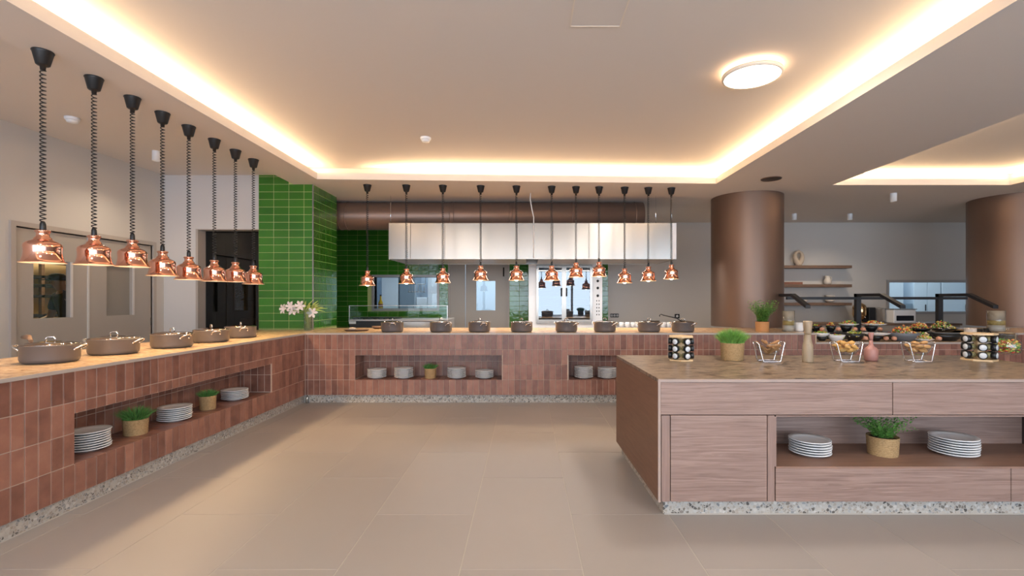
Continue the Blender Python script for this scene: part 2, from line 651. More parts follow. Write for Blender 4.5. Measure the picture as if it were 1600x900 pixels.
# ================================================================== STRUCTURE
# floor: grout bed with large porcelain slabs
fl = struct(MB().box(-10, 13, -4, 13, -.12, -.0015).build('floor', M['floor_grout']))
tiles = []
FW, FL = .616, 1.243
for i in range(-6, 16):
    x0 = -.948 + i * FW
    off = 2.424 if i % 2 else 3.044
    for j in range(-5, 4):
        y0 = off + j * FL
        if x0 + FW < -3.1 or x0 > 8.5: continue
        tiles.append(('xy', x0 + FW / 2, y0 + FL / 2, -.006, FW - .005, FL - .005, 1))
lay(tiles, fl, M['floor_tile'], t=.006, limit=300, bev=.0005)

# walls
wl = MB()
DY0, DY1, DZ = 4.98, 6.82, 2.125      # double door in the left wall
wl.box(XL - .15, XL, -4, DY0, 0, ZL)
wl.box(XL - .15, XL, DY1, 7.04, 0, ZL)
wl.box(XL - .15, XL, DY0, DY1, DZ, ZL)
struct(wl.build('wall_left', M['wall']))
OX0, OX1, OZ = -4.79, -3.90, 2.39
w2 = MB()
w2.box(XL, OX0, 7.04, 7.22, 0, ZL)
w2.box(OX0, OX1, 7.04, 7.22, OZ, ZL)
struct(w2.build('wall_rear_left', M['wall_white']))
# rear wall with two serving hatches and a door
H1 = (P(585, 0, YB).x, P(683, 0, YB).x, P(0, 482, YB).z, P(0, 433, YB).z)
H2 = (P(1388, 0, YB).x, P(1530, 0, YB).x, P(0, 487, YB).z, P(0, 441, YB).z)
DR = (P(701, 0, YB).x, P(795, 0, YB).x, 0, P(0, 404, YB).z)
wr = MB()
XR0, XR1 = -4.6, 12.5
xs = sorted([XR0, H1[0], H1[1], DR[0], DR[1], H2[0], H2[1], XR1])
for a, b in zip(xs, xs[1:]):
    hole = None
    mid = (a + b) / 2
    for h in (H1, DR, H2):
        if h[0] < mid < h[1]: hole = h
    if hole:
        if hole[2] > 0: wr.box(a, b, YB, YB + .18, 0, hole[2])
        wr.box(a, b, YB, YB + .18, hole[3], ZS)
    else:
        wr.box(a, b, YB, YB + .18, 0, ZS)
rear = struct(wr.build('wall_rear', M['wall']))
struct(MB().box(12.3, 12.5, -4, YB, 0, ZS).build('wall_right', M['wall']))
# facade behind the camera: sill, piers and header around the glazing
wf = MB()
wf.box(-5.45, 12.5, -4.15, -4.0, 0, .12)
wf.box(-5.45, 12.5, -4.15, -4.0, 2.95, ZU)
for x in (-5.4, -4.4, -2.2, 0.0, 2.2, 4.4, 6.6, 8.8, 12.4):
    wf.box(x - .05, x + .05, -4.15, -4.0, .12, 2.95)
struct(wf.build('wall_front', M['steel_grey']))

# ceilings
def ring_quads(m, outer, hole, z):
    for i in range(4):
        a, b = outer[i], outer[(i + 1) % 4]
        c, d = hole[(i + 1) % 4], hole[i]
        m.quad((*a, z), (*b, z), (*c, z), (*d, z))


sof = MB()
T = .02
XM = 3.6
# soffit ring round cove A, ring round cove B
oa = [(-3.39, -4.2), (XM, -4.2), (XM, 7.3), (-3.39, 7.3)]
ob = [(XM, -4.2), (12.5, -4.2), (12.5, 7.3), (XM, 7.3)]
for zz in (ZS, ZLIP):
    ring_quads(sof, oa, COVE_A, zz)
    ring_quads(sof, ob, COVE_B, zz)
sof.quad((-3.39, 7.3, ZS), (12.5, 7.3, ZS), (12.5, YB + .2, ZS), (-3.39, YB + .2, ZS))
for cv in (COVE_A, COVE_B):
    for i in range(4):
        a, b = cv[i], cv[(i + 1) % 4]
        sof.quad((*a, ZS), (*b, ZS), (*b, ZLIP), (*a, ZLIP))
sof.quad((-3.39, -4.2, ZS), (-3.39, 7.3, ZS), (-3.39, 7.3, ZL), (-3.39, -4.2, ZL))
sof.quad((-3.39, 7.3, ZS), (-3.39, YB + .2, ZS), (-3.39, YB + .2, ZL), (-3.39, 7.3, ZL))
ceil = struct(sof.build('ceiling', M['ceiling']))
hi = MB().box(-5.45, -3.38, -4.2, 7.6, ZL, ZL + .1)
struct(hi.build('ceiling_left', M['ceiling']))


def grow(cv, t):
    cx = sum(p[0] for p in cv) / 4; cy = sum(p[1] for p in cv) / 4
    return [(x + (t if x > cx else -t), y + (t if y > cy else -t)) for x, y in cv]


for nm, cv in (('ceiling_raised', COVE_A), ('ceiling_raised_right', COVE_B)):
    g = grow(cv, TR)
    m = MB()
    m.quad(*[(*p, ZU) for p in g])
    struct(m.build(nm, M['ceiling']))
    m = MB()
    for i in range(4):
        a, b = g[i], g[(i + 1) % 4]
        m.quad((*a, ZLIP), (*b, ZLIP), (*b, ZU), (*a, ZU))
    # upright lip that screens the strip
    inr = grow(cv, .02)
    struct(m.build('trim_1' if cv is COVE_A else 'trim_2', M['cove']))
# roof slab keeps outdoor light out
struct(MB().box(-10, 13, -4.2, 14, ZU + .12, ZU + .2).build('ceiling_slab', M['outside']))
# access panel line in the raised ceiling
ap = P(931, 40, z=ZU)
m = MB()
ax0, ax1, ay1, ay0 = P(892, 40, z=ZU).x, P(968, 40, z=ZU).x, P(900, 40, z=ZU).y, 2.7
m.box(ax0, ax1, ay0, ay1, ZU - .003, ZU - .0005)
o = m.build('access_panel', M['ceiling'])
tag(o, 'flush square access panel in the raised ceiling at the top of the picture', 'panel')
m = MB()
for (a, b, c, d) in ((ax0 - .008, ax0, ay0, ay1), (ax1, ax1 + .008, ay0, ay1), (ax0 - .008, ax1 + .008, ay1, ay1 + .008)):
    m.box(a, b, c, d, ZU - .006, ZU - .0005)
m.build('panel_frame', M['cove'], o)

# ------------------------------------------------------------------ green tiled pier
GX0, GX1, GY0, GY1 = OX1, -3.11, 7.02, 7.9
pier = thing('tiled_pier', 'square pier faced in glossy green tiles at the left end of the kitchen', 'pillar', (0, 0, 0))
MB().box(GX0, GX1, GY0, GY1, 0, ZS).box(GX0, -3.395, GY0, GY1, ZS, ZL).build('core', M['green_grout'], pier)
GPX, GPZ, G = .2205, .1106, .006
tiles = []
for x0, x1 in split(GX0, GX1, GPX):
    for z0, z1 in split(ZC + .003, ZL - .005, GPZ, ZS - 40 * GPZ):
        if z0 > ZS - .02 and x1 > -3.395: continue
        tiles.append(('xz', (x0 + x1) / 2, GY0, (z0 + z1) / 2, x1 - x0 - G, z1 - z0 - G, 1))
for y0, y1 in split(GY0 - .008, GY1, GPX):
    for z0, z1 in split(ZC + .003, ZS - .003, GPZ, ZS - 40 * GPZ):
        tiles.append(('yz', GX1, (y0 + y1) / 2, (z0 + z1) / 2, y1 - y0 - G, z1 - z0 - G, 1))
lay(tiles, pier, M['green'])
tag(MB().box(GX1 - .004, GX1 + .012, GY0 - .012, GY0 + .004, ZC + .002, ZS - .001).build('corner_trim', M['steel'], pier))

# green tile fields on the rear wall
tiles = []
XW0, XW1, XW2, XW3, XW4, XW5 = -4.25, P(700, 0, YB).x, P(796, 0, YB).x, P(828, 0, YB).x, P(938, 0, YB).x, P(950, 0, YB).x
hood_cut = P(0, 408, YB).z
for a, b in ((XW0, XW1), (XW2, XW3), (XW4, XW5)):
    for x0, x1 in split(a, b, .2205, P(701, 0, YB).x):
        for z0, z1 in split(.66, ZS, .1106):
            cx, cz = (x0 + x1) / 2, (z0 + z1) / 2
            if a == XW0 and H1[0] - .05 < cx < H1[1] + .05 and H1[2] - .05 < cz < H1[3] + .05: continue
            vis = .8 < cz < (hood_cut + .1 if x0 > P(607, 0, YB).x else P(0, 355, YB).z)
            tiles.append(('xz', cx, YB, cz, x1 - x0 - .005, z1 - z0 - .005, 1 if vis else 0))
gb = MB()
gb.box(XW0, H1[0], YB - .004, YB + .001, .6, ZS)
gb.box(H1[1], XW1, YB - .004, YB + .001, .6, ZS)
gb.box(H1[0], H1[1], YB - .004, YB + .001, .6, H1[2])
gb.box(H1[0], H1[1], YB - .004, YB + .001, H1[3], ZS)
gb.box(XW2, XW3, YB - .004, YB + .001, .6, ZS)
gb.box(XW4, XW5, YB - .004, YB + .001, .6, ZS)
gw = struct(gb.build('wall_rear_tiling', M['green_grout']))
lay(tiles, gw, M['green'], t=.012)


def hatch(nm, h, fmat, rev=.18):
    """frame round an opening, with a glass pane"""
    m = MB()
    x0, x1, z0, z1 = h
    f = .05
    m.box(x0 - f, x1 + f, YB - .03, YB + .19, z0 - f, z0)
    m.box(x0 - f, x1 + f, YB - .03, YB + .19, z1, z1 + f)
    m.box(x0 - f, x0, YB - .03, YB + .19, z0, z1)
    m.box(x1, x1 + f, YB - .03, YB + .19, z0, z1)
    o = struct(m.build(nm, fmat))
    g = MB().box(x0, x1, YB + .12, YB + .126, z0, z1).build('pane', M['window_glass'], o)
    return o


hatch('window_1', H1, M['steel_grey'])
hatch('window_2', H2, M['steel_grey'])

# rear door (two leaves) with a vision panel
d = struct(MB().box(DR[0] - .0, DR[0] + .03, YB - .03, YB + .1, 0, DR[3]).box(DR[1] - .03, DR[1], YB - .03, YB + .1, 0, DR[3])
           .box(DR[0], DR[1], YB - .03, YB + .1, DR[3] - .03, DR[3]).build('door_1', M['frame']))
xj = P(727, 0, YB).x
MB().box(DR[0] + .03, xj - .006, YB + .01, YB + .06, .01, DR[3] - .03).build('narrow_leaf', M['door'], d)
vx0, vx1, vz0, vz1 = P(744, 0, YB).x, P(774, 0, YB).x, P(0, 485, YB).z, P(0, 439, YB).z
lm = MB()
lm.box(xj + .006, vx0, YB + .01, YB + .06, .01, DR[3] - .03)
lm.box(vx1, DR[1] - .03, YB + .01, YB + .06, .01, DR[3] - .03)
lm.box(vx0, vx1, YB + .01, YB + .06, .01, vz0)
lm.box(vx0, vx1, YB + .01, YB + .06, vz1, DR[3] - .03)
leaf = lm.build('leaf', M['door'], d)
MB().box(vx0, vx1, YB + .03, YB + .04, vz0, vz1).build('pane', M['window_glass'], leaf)
MB().box(P(786, 0, YB).x, P(788, 0, YB).x, YB - .03, YB + .012, P(0, 432, YB).z, P(0, 418, YB).z).build('hinge', M['dark'], leaf)

# the bright service kitchen behind the rear wall
kb = MB()
kb.box(-4.5, 13, 13.2, 13.4, 0, 3.2)
kb.box(-4.6, -4.5, YB + .18, 13.4, 0, 3.2)
kb.box(13, 13.1, YB + .18, 13.4, 0, 3.2)
kb.box(-4.6, 13.1, YB + .18, 13.4, 3.1, 3.2)
struct(kb.build('wall_kitchen', M['kitchen_wall']))
area('service_kitchen_light', (-.8, 12.0, 3.0), (0, 0, 0), 4.0, .8, 75, (.78, .9, 1.0))
area('service_kitchen_light_right', (9, 12.0, 3.0), (0, 0, 0), 3.5, .8, 60, (.72, .88, 1.0))

# left double door
d = MB()
fw = .05
d.box(XL - .16, XL + .025, DY0 - fw, DY0, 0, DZ + fw)
d.box(XL - .16, XL + .025, DY1, DY1 + fw, 0, DZ + fw)
d.box(XL - .16, XL + .025, DY0, DY1, DZ, DZ + fw)
dl = struct(d.build('door_2', M['frame']))
ym = P(139, 0, X=XL).y


def door_leaf(y0, y1, wy0, wy1, wz0, wz1, pm='window_glass'):
    m = MB()
    xa, xb = XL - .06, XL - .012
    m.box(xa, xb, y0, wy0, .01, DZ - .012)
    m.box(xa, xb, wy1, y1, .01, DZ - .012)
    m.box(xa, xb, wy0, wy1, .01, wz0)
    m.box(xa, xb, wy0, wy1, wz1, DZ - .012)
    lf = m.build('leaf', M['door'], dl)
    MB().box(XL - .055, XL - .049, wy0, wy1, wz0, wz1).build('pane', M[pm], lf)
    b = MB()
    b.box(XL - .014, XL - .004, wy1, wy1 + .03, wz0, wz1)
    b.build('glazing_bead', M['wall_white'], lf)
    for zz in (.25, 1.05, 1.85):
        hy = y1 if y1 > DY1 - .1 else y0
        MB().lathe([(0, -.055), (.011, -.055), (.011, .055), (0, .055)], 10, (XL - .02, hy, zz)).build('hinge', M['steel'], lf)


wz0, wz1 = P(55, 498, X=XL).z, P(55, 405, X=XL).z
door_leaf(DY0 + .006, ym - .006, P(54, 0, X=XL).y, P(111, 0, X=XL).y, wz0, wz1)
door_leaf(ym + .006, DY1 - .006, P(168, 0, X=XL).y, P(208, 0, X=XL).y, wz0, wz1, 'frosted')
MB().box(XL - .012, XL - .004, ym - .012, ym + .012, .01, DZ - .02).build('meeting_strip', M['wall_white'], dl)

# back-of-house room behind the double door
bh = MB()
bh.box(-8.4, -8.3, 3.5, 10.2, 0, 3.0)
bh.box(-8.4, XL - .15, 10.0, 10.2, 0, 3.0)
bh.box(-8.4, XL - .15, 3.4, 3.5, 0, 3.0)
bh.box(-8.4, XL - .15, 3.4, 10.2, 2.9, 3.0)
bh.box(XL - .15, XL - .05, 7.22, 10.2, 0, 3.0)
struct(bh.build('wall_pantry', M['cream']))
area('pantry_light', (-7.4, 7.6, 2.85), (0, 0, 0), 1.0, 1.0, 55, (1, .8, .5))
# divider hides the room from the right leaf's window: a frosted grey panel
pd = MB().box(-6.4, -6.35, 7.62, 9.2, 0, 2.9)
struct(pd.build('wall_partition', M['wall']))

# passage behind the opening
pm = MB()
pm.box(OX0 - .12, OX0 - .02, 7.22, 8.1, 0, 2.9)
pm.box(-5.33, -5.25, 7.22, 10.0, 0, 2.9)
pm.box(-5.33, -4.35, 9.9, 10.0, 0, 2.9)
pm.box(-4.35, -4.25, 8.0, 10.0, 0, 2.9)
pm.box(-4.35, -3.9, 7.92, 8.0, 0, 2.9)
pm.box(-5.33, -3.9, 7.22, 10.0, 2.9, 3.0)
pas = struct(pm.build('wall_passage', M['dark']))  # walls coloured near black to stand in for the darkness of an unlit room
tiles = []
for y0, y1 in split(7.25, 8.1, .2205):
    for z0, z1 in split(.8, 2.4, .1106):
        tiles.append(('yz', OX0 - .02, (y0 + y1) / 2, (z0 + z1) / 2, y1 - y0 - G, z1 - z0 - G, 1))
lay(tiles, pas, M['green'])
tg = struct(MB().box(OX0, OX1 - .002, 7.19, 7.2, 0.01, OZ - .012).build('passage_dark_pane', M['darkening']))  # pane added across the opening to keep the passage dark
# reveal of the opening
rv = struct(MB().box(OX0 - .03, OX0 + .003, 7.02, 7.24, 0, OZ).box(OX0, OX1, 7.03, 7.24, OZ - .012, OZ).build('trim_3', M['frame']))

# ================================================================== COUNTERS
XF = -2.9      # left counter face
YF = 6.32      # rear counter face
TPW, TPH, Z0 = .0775, .199, .105
ZT = Z0 + 4 * TPH      # .901
GR = .0055
TT = .005
NZ0, NZ1 = Z0 + TPH, Z0 + TPH * 2.62   # niche floor and head
ND = .35

# ---- left counter
NY0, NY1 = P(117.3, 0, X=XF).y, P(423.8, 0, X=XF).y
lc = thing('tiled_counter', 'long buffet counter on the left clad in terracotta tiles with one niche', 'counter', (0, 0, 0))
XBk = -3.88
cb = MB()
xf = XF - TT
cb.box(XBk, xf, 1.2, NY0 - .003, Z0, ZT)
cb.box(XBk, xf, NY1 + .003, YF + .6, Z0, ZT)
cb.box(XBk, xf, NY0 - .003, NY1 + .003, Z0, NZ0 - .003)
cb.box(XBk, xf, NY0 - .003, NY1 + .003, NZ1, ZT)
cb.box(XBk, XF - ND - TT, NY0 - .003, NY1 + .003, NZ0 - .003, NZ1)
cb.build('core', M['terra_grout'], lc)
MB().box(XBk, XF - .035, 1.2, YF + .5, 0.0, Z0).build('plinth', M['terrazzo'], lc)
MB().box(XF - .035, XF - .03, 1.2, YF + .03, 0.0, .004).build('plinth_seal', M['floor_grout'], lc)
tiles = []
for y0, y1 in split(1.9, YF - TT, TPW, NY0):
    for r in range(4):
        z0, z1 = Z0 + r * TPH, Z0 + (r + 1) * TPH
        mid = (y0 + y1) / 2
        if NY0 < mid < NY1:
            if r == 1 : continue
            if r == 2:
                z0 = NZ1
        tiles.append(('yz', xf, mid, (z0 + z1) / 2, y1 - y0 - GR, z1 - z0 - GR, 3 if y0 > 2.4 else 1))
for y0, y1 in split(NY0, NY1, TPW):
    for z0, z1 in ((NZ0 + .0, NZ0 + TPH), (NZ0 + TPH, NZ1)):
        tiles.append(('yz', XF - ND - TT, (y0 + y1) / 2, (z0 + z1) / 2, y1 - y0 - GR, z1 - z0 - GR, 2))
    tiles.append(('xy', XF - ND / 2, (y0 + y1) / 2, NZ0 - .003 - .0, ND - .002, y1 - y0 - GR, 2))
for x0, x1 in split(XF - ND, XF - TT, TPW, XF):
    for z0, z1 in ((NZ0 + .006, NZ0 + TPH), (NZ0 + TPH, NZ1)):
        tiles.append(('xz', (x0 + x1) / 2, NY1 + .003, (z0 + z1) / 2, x1 - x0 - GR, z1 - z0 - GR, 2))
lay(tiles, lc, M['terra'], limit=320)

# ---- rear counter
rc = thing('tiled_counter', 'rear buffet counter clad in terracotta tiles in front of the open kitchen', 'counter', (0, 0, 0))
XE = 9.0
yf = YF + TT
N1 = (P(554.7, 0, YF).x, P(784.2, 0, YF).x)
N2 = (P(888.5, 0, YF).x, P(1118, 0, YF).x)
WX0, WX1 = P(1275, 0, YF).x, P(1586, 0, YF).x     # lowered display well
ZW = .80
cb = MB()
segs = sorted([XF - TT, N1[0], N1[1], N2[0], N2[1], WX0, WX1, XE])
YK = 7.48
for a, b in zip(segs, segs[1:]):
    mid = (a + b) / 2
    if N1[0] < mid < N1[1] or N2[0] < mid < N2[1]:
        cb.box(a, b, yf, YK, Z0, NZ0 - .003)
        cb.box(a, b, yf, YK, NZ1, ZT)
        cb.box(a, b, YF + ND + TT, YK, NZ0 - .003, NZ1)
    elif WX0 < mid < WX1:
        cb.box(a, b, yf, YK, Z0, ZW - .02)
    else:
        cb.box(a, b, yf, YK, Z0, ZT)
cb.build('core', M['terra_grout'], rc)
MB().box(XF - .03, XE, YF + .035, YK, 0, Z0).build('plinth', M['terrazzo'], rc)
MB().lathe([(0, 0), (.02, 0), (.02, .07), (.012, .085), (0, .09)], 12, (XF + .02, YF + .015, 0)).build('corner_cap', M['steel'], rc)
tiles = []
for x0, x1 in split(XF, XE, TPW, N1[0]):
    mid = (x0 + x1) / 2
    inn = N1[0] < mid < N1[1] or N2[0] < mid < N2[1]
    px = CX + mid * F / YF
    for r in range(4):
        z0, z1 = Z0 + r * TPH, Z0 + (r + 1) * TPH
        if inn:
            if r == 1: continue
            if r == 2: z0 = NZ1
        if WX0 < mid < WX1 and r == 3: z1 = ZW - .02
        py = CY + (EYE - z1) * F / YF
        vis = px < 962 or (py < 552 and px < 1600)
        wgt = 0 if not vis else (2 if px < 1280 and not (px > 1100 and r < 3) else 1)
        tiles.append(('xz', mid, yf, (z0 + z1) / 2, x1 - x0 - GR, z1 - z0 - GR, wgt))
for nx in (N1, N2):
    for x0, x1 in split(nx[0], nx[1], TPW):
        vis = CX + x0 * F / 6.7 < 962
        for z0, z1 in ((NZ0, NZ0 + TPH), (NZ0 + TPH, NZ1)):
            tiles.append(('xz', (x0 + x1) / 2, YF + ND + TT, (z0 + z1) / 2, x1 - x0 - GR, z1 - z0 - GR, 1.5 if vis else 0))
        tiles.append(('xy', (x0 + x1) / 2, YF + ND / 2, NZ0 - .003, x1 - x0 - GR, ND - .002, 0))
    for y0, y1 in split(YF + TT, YF + ND, TPW, YF):
        for z0, z1 in ((NZ0 + .006, NZ0 + TPH), (NZ0 + TPH, NZ1)):
            tiles.append(('yz', nx[0] - .004, (y0 + y1) / 2, (z0 + z1) / 2, y1 - y0 - GR, z1 - z0 - GR, 1.5 if nx is N1 else 0))
            tiles.append(('yzn', nx[1] + .004, (y0 + y1) / 2, (z0 + z1) / 2, y1 - y0 - GR, z1 - z0 - GR, 0))
lay(tiles, rc, M['terra'], limit=300)

# ---- worktop, one L of stone over both counters with the lowered well
wt = MB()
wt.prism([(XBk - .02, 1.2), (XF + .004, 1.2), (XF + .004, YF - .004), (WX0, YF - .004), (WX0, YK + .02), (GX1 + .012, YK + .02),
          (GX1 + .012, GY0 - .012), (XBk - .02, GY0 - .012)], ZT, ZC)
wt.box(WX1, XE, YF - .004, YK + .02, ZT, ZC)
wt.box(WX0, WX1, YF - .004, YK + .02, ZW - .02, ZW)
wt.box(WX0 - .012, WX0, YF - .004, YK + .02, ZW - .02, ZT)
wt.box(WX1, WX1 + .012, YF - .004, YK + .02, ZW - .02, ZT)
wo = wt.build('stone_worktop', M['granite'])
tag(wo, 'speckled tan granite worktop running in an L over the tiled buffet counters', 'worktop')
eb = MB()
eb.box(XF + .004, XF + .008, 1.2, YF - .004, ZT - .003, ZC)
eb.box(XF + .008, WX0, YF - .008, YF - .004, ZT - .003, ZC)
eb.box(WX0, WX1, YF - .008, YF - .004, ZW - .023, ZW)
eb.box(WX1, XE, YF - .008, YF - .004, ZT - .003, ZC)
eb.box(WX0, WX0 + .004, YF - .008, YF - .004, ZW, ZC)
eb.build('edge_trim', plain('grey_edge_trim', (.42, .36, .32), .4), wo)

# ================================================================== ISLAND
IY, IX = 3.01, .829
IYB, IXB = 4.30, .806
IXE = 3.9
ZI = .862
isl = thing('island_counter', 'pinkish oak buffet island with open shelf niche and dark granite top in the right foreground', 'counter', (0, 0, 0))
iz0 = .093
# body core behind the fronts, with the open niche
NI0, NI1 = P(1213, 0, IY).x, 3.6
NIZ0, NIZ1 = P(0, 729, IY).z, P(0, 651, IY).z
core = MB()
fy = IY + .02
core.prism([(IX + .014, fy), (NI0, fy), (NI0, IYB), (IXB + .014, IYB)], iz0, ZI - .022)
core.box(NI0, IXE, fy, IYB, iz0, NIZ0 - .012)
core.box(NI0, IXE, fy, IYB, NIZ1 + .012, ZI - .022)
core.box(NI0, IXE, IY + .50, IYB, NIZ0 - .012, NIZ1 + .012)
core.box(NI1, IXE, fy, IY + .50, NIZ0 - .012, NIZ1 + .012)
core.build('carcass', M['joint'], isl)
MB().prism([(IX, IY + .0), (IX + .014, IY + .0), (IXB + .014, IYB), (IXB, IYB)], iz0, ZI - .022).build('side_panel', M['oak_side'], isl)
MB().prism([(IX - .004, IY - .004), (IX + .012, IY - .004), (IX + .012, IY + .003), (IX - .004, IY + .003)], iz0, ZI).build('edge_band', M['edge'], isl)
MB().prism([(IX + .04, IY + .04), (IXE, IY + .04), (IXE, IYB - .04), (IXB + .04, IYB - .04)], 0, iz0).build('plinth', M['terrazzo'], isl)
MB().box(IX + .045, IXE, IY + .034, IY + .04, 0, .006).build('plinth_seal', M['floor_grout'], isl)
zf1, zf0 = ZI - .018, P(0, 648.5, IY).z
gap = .0025


def panel(x0, x1, z0, z1, mat='oak', name='front_panel', y=IY):
    return MB().box(x0 + gap, x1 - gap, y, y + .019, z0 + gap, z1 - gap, .001).build(name, M[mat], isl)


xs1 = P(1395, 0, IY).x
panel(IX + .012, xs1, zf0, zf1)
panel(xs1, IXE, zf0, zf1)
panel(P(1033, 0, IY).x, P(1047.5, 0, IY).x, iz0, zf0, 'oak_v', 'stile')
dp = panel(P(1047.5, 0, IY).x, P(1199, 0, IY).x, iz0, zf0, 'oak', 'door')
panel(P(1199, 0, IY).x, P(1211, 0, IY).x, iz0, zf0, 'oak_v', 'stile')
xs2 = P(1580, 0, IY).x
panel(P(1211.5, 0, IY).x, xs2, iz0, NIZ0 - .010)
panel(xs2, IXE, iz0, NIZ0 - .010)
# niche lining
MB().box(NI0 - .002, NI1, IY, IY + .50, NIZ0 - .012, NIZ0).build('shelf', M['shelf_oak'], isl)
MB().box(NI0 - .002, NI1, IY, IY + .50, NIZ1, NIZ1 + .008).build('niche_head', M['oak'], isl)
MB().box(NI0 - .012, NI0, IY, IY + .50, NIZ0, NIZ1).build('niche_side', M['oak_v'], isl)
MB().box(NI0, NI1, IY + .485, IY + .499, NIZ0, NIZ1).build('niche_back', M['oak'], isl)
it = MB().prism([(IX + .002, IY + .003), (IXE, IY + .003), (IXE, IYB), (IXB + .002, IYB)], ZI - .022, ZI).build('stone_worktop', M['granite_dark'])
tag(it, 'dark brown veined granite top of the wooden island', 'worktop')
MB().box(IX + .012, IXE, IY - .004, IY + .003, ZI - .018, ZI - .001).build('edge_band', M['edge'], isl)

# ================================================================== COLUMNS, DUCT, HOOD
def column(cx, cy, r, label):
    o = thing('round_column', label, 'pillar', (cx, cy, 0))
    MB().lathe([(r, ZC + .001 if cy - r < YK else 0), (r, ZS - .001)], 96).build('shaft', M['bronze'], o)
    return o


column(3.64, 7.95, .55, 'thick bronze painted round column behind the counter, nearer the hood')
column(8.12, 8.0, .60, 'thick bronze painted round column at the right edge of the picture')

dy = 8.3
dz, dr = 1.36 + (468 - 338) * dy / F, .236
dx0, dx1 = -3.9, P(1003, 0, dy).x
duct = thing('ventilation_duct', 'large brown round ventilation duct above the steel extraction hood', 'duct', (0, 0, 0))
MB().lathe([(0, dx1), (dr, dx1), (dr, dx0)], 48, (0, dy, dz), axis='x').build('straight_run', M['duct'], duct)
for px in (534, 545, 706, 712, 797, 802, 893, 990):
    x = P(px, 0, dy).x
    MB().lathe([(dr, -.008), (dr + .006, -.006), (dr + .006, .006), (dr, .008)], 48, (x, dy, dz), axis='x').build('seam_ring', M['duct'], duct)

HY0, HY1 = 7.75, 8.9
hx0, hx1 = P(607, 0, HY0).x, P(1057, 0, HY0).x
hz0, hz1 = P(0, 405, HY0).z, P(0, 348.5, HY0).z
hood = thing('extraction_hood', 'long stainless steel extraction hood hanging over the kitchen line', 'hood', (0, 0, 0))
cuts = [607, 641.5, 695, 751.5, 808, 864, 920, 976, 1050]
for a, b in zip(cuts, cuts[1:]):
    xa, xb = P(a, 0, HY0).x + .002, P(b, 0, HY0).x - .002
    MB().box(xa, xb, HY0, HY0 + .02, hz0, hz1, .002).build('front_panel', M['steel'], hood)
MB().box(P(1050, 0, HY0).x, hx1, HY0, HY0 + .02, hz0, hz1, .002).build('front_panel', M['white_steel'], hood)
hb = MB()
hb.box(hx0, hx0 + .015, HY0 + .02, HY1, hz0, hz1 - .10)
hb.box(hx1 - .015, hx1, HY0 + .02, HY1, hz0, hz1 - .10)
hb.box(hx0, hx1, HY1 - .015, HY1, hz0, hz1 - .10)
hb.box(hx0 + .015, hx1 - .015, HY0 + .02, HY1 - .015, hz1 - .12, hz1 - .10)
hb.build('casing', M['steel'], hood)
xm = P(832, 0, HY0).x
for a, b in ((hx0 + .015, xm - .1), (xm + .1, hx1 - .015)):
    MB().box(a, b, HY0 + .02, HY1 - .015, hz0 + .004, hz0 + .02).build('underside', M['steel_grey'], hood)
for px in (608, 1025, 1050):
    x = P(px, 0, HY0).x + .01
    MB().tube([(x, HY0 + .05, hz1 - .11), (x, HY0 + .05, ZS)], .005, 6).build('hanger_rod', M['chrome'], hood)
cab = MB()
c0 = P(829, 0, 7.6)
cpts = [(c0.x, 7.6, ZS), (c0.x - .005, 7.6, ZS - .1), (c0.x + .02, 7.6, ZS - .25), (c0.x + .05, 7.62, ZS - .38), (c0.x + .05, 7.70, ZS - .47), (c0.x + .05, 7.735, ZS - .6), (c0.x + .05, 7.735, hz0 + .02)]
tag(cab.tube(cpts, .008, 8).build('power_cable', M['white_steel']), 'white cable dropping from the ceiling down the front of the hood', 'cable')

area('hood_light', ((hx0 + hx1) / 2, 8.3, hz0 - .01), (0, 0, 0), 4.0, .25, 55, (1, .93, .85))

# combi oven
OY = 9.55
ov = thing('convection_oven', 'tall stainless double door oven with glass doors under the hood', 'oven', (0, 0, 0))
ox0, ox1 = P(826, 0, OY).x, P(941, 0, OY).x
oxa, oxb = P(838, 0, OY).x, P(925, 0, OY).x
oz1 = P(0, 413, OY).z + .15
ozb = P(0, 500, OY).z
m = MB()
m.box(ox0, oxa, OY, OY + .8, .1, oz1)
m.box(oxb, ox1, OY, OY + .8, .1, oz1)
m.box(oxa, oxb, OY, OY + .8, .1, ozb - .06)
m.box(oxa, oxb, OY, OY + .8, oz1 - .16, oz1)
m.box(oxa, oxb, OY + .6, OY + .8, ozb - .06, oz1 - .16)
m.build('casing', M['white_steel'], ov)
for kx in (ox0 + .06, ox1 - .06):
    for ky in (OY + .06, OY + .74):
        MB().lathe([(0, 0), (.025, 0), (.025, .1), (0, .1)], 10, (kx, ky, 0)).build('foot', M['steel'], ov)
for zz in [ozb + .12 + i * .16 for i in range(5)]:
    MB().box(oxa + .01, oxb - .01, OY + .06, OY + .58, zz, zz + .012).build('tray', M['steel'], ov)
omx = P(881, 0, OY).x
for s, a, b in ((-1, oxa, omx), (1, omx, oxb)):
    fr = MB()
    t_ = .045
    fr.box(a, a + t_, OY - .05, OY - .005, ozb - .06, oz1 - .16)
    fr.box(b - t_, b, OY - .05, OY - .005, ozb - .06, oz1 - .16)
    fr.box(a + t_, b - t_, OY - .05, OY - .005, ozb - .06, ozb + .01)
    fr.box(a + t_, b - t_, OY - .05, OY - .005, oz1 - .22, oz1 - .16)
    dd = fr.build('door', M['steel'], ov)
    MB().box(a + t_, b - t_, OY - .035, OY - .029, ozb + .01, oz1 - .22).build('pane', M['oven_glass'], dd)
    hx = omx + s * .05
    MB().tube([(hx, OY - .08, P(0, 463, OY).z), (hx, OY - .08, P(0, 450, OY).z)], .014, 10).build('handle', M['black'], dd)
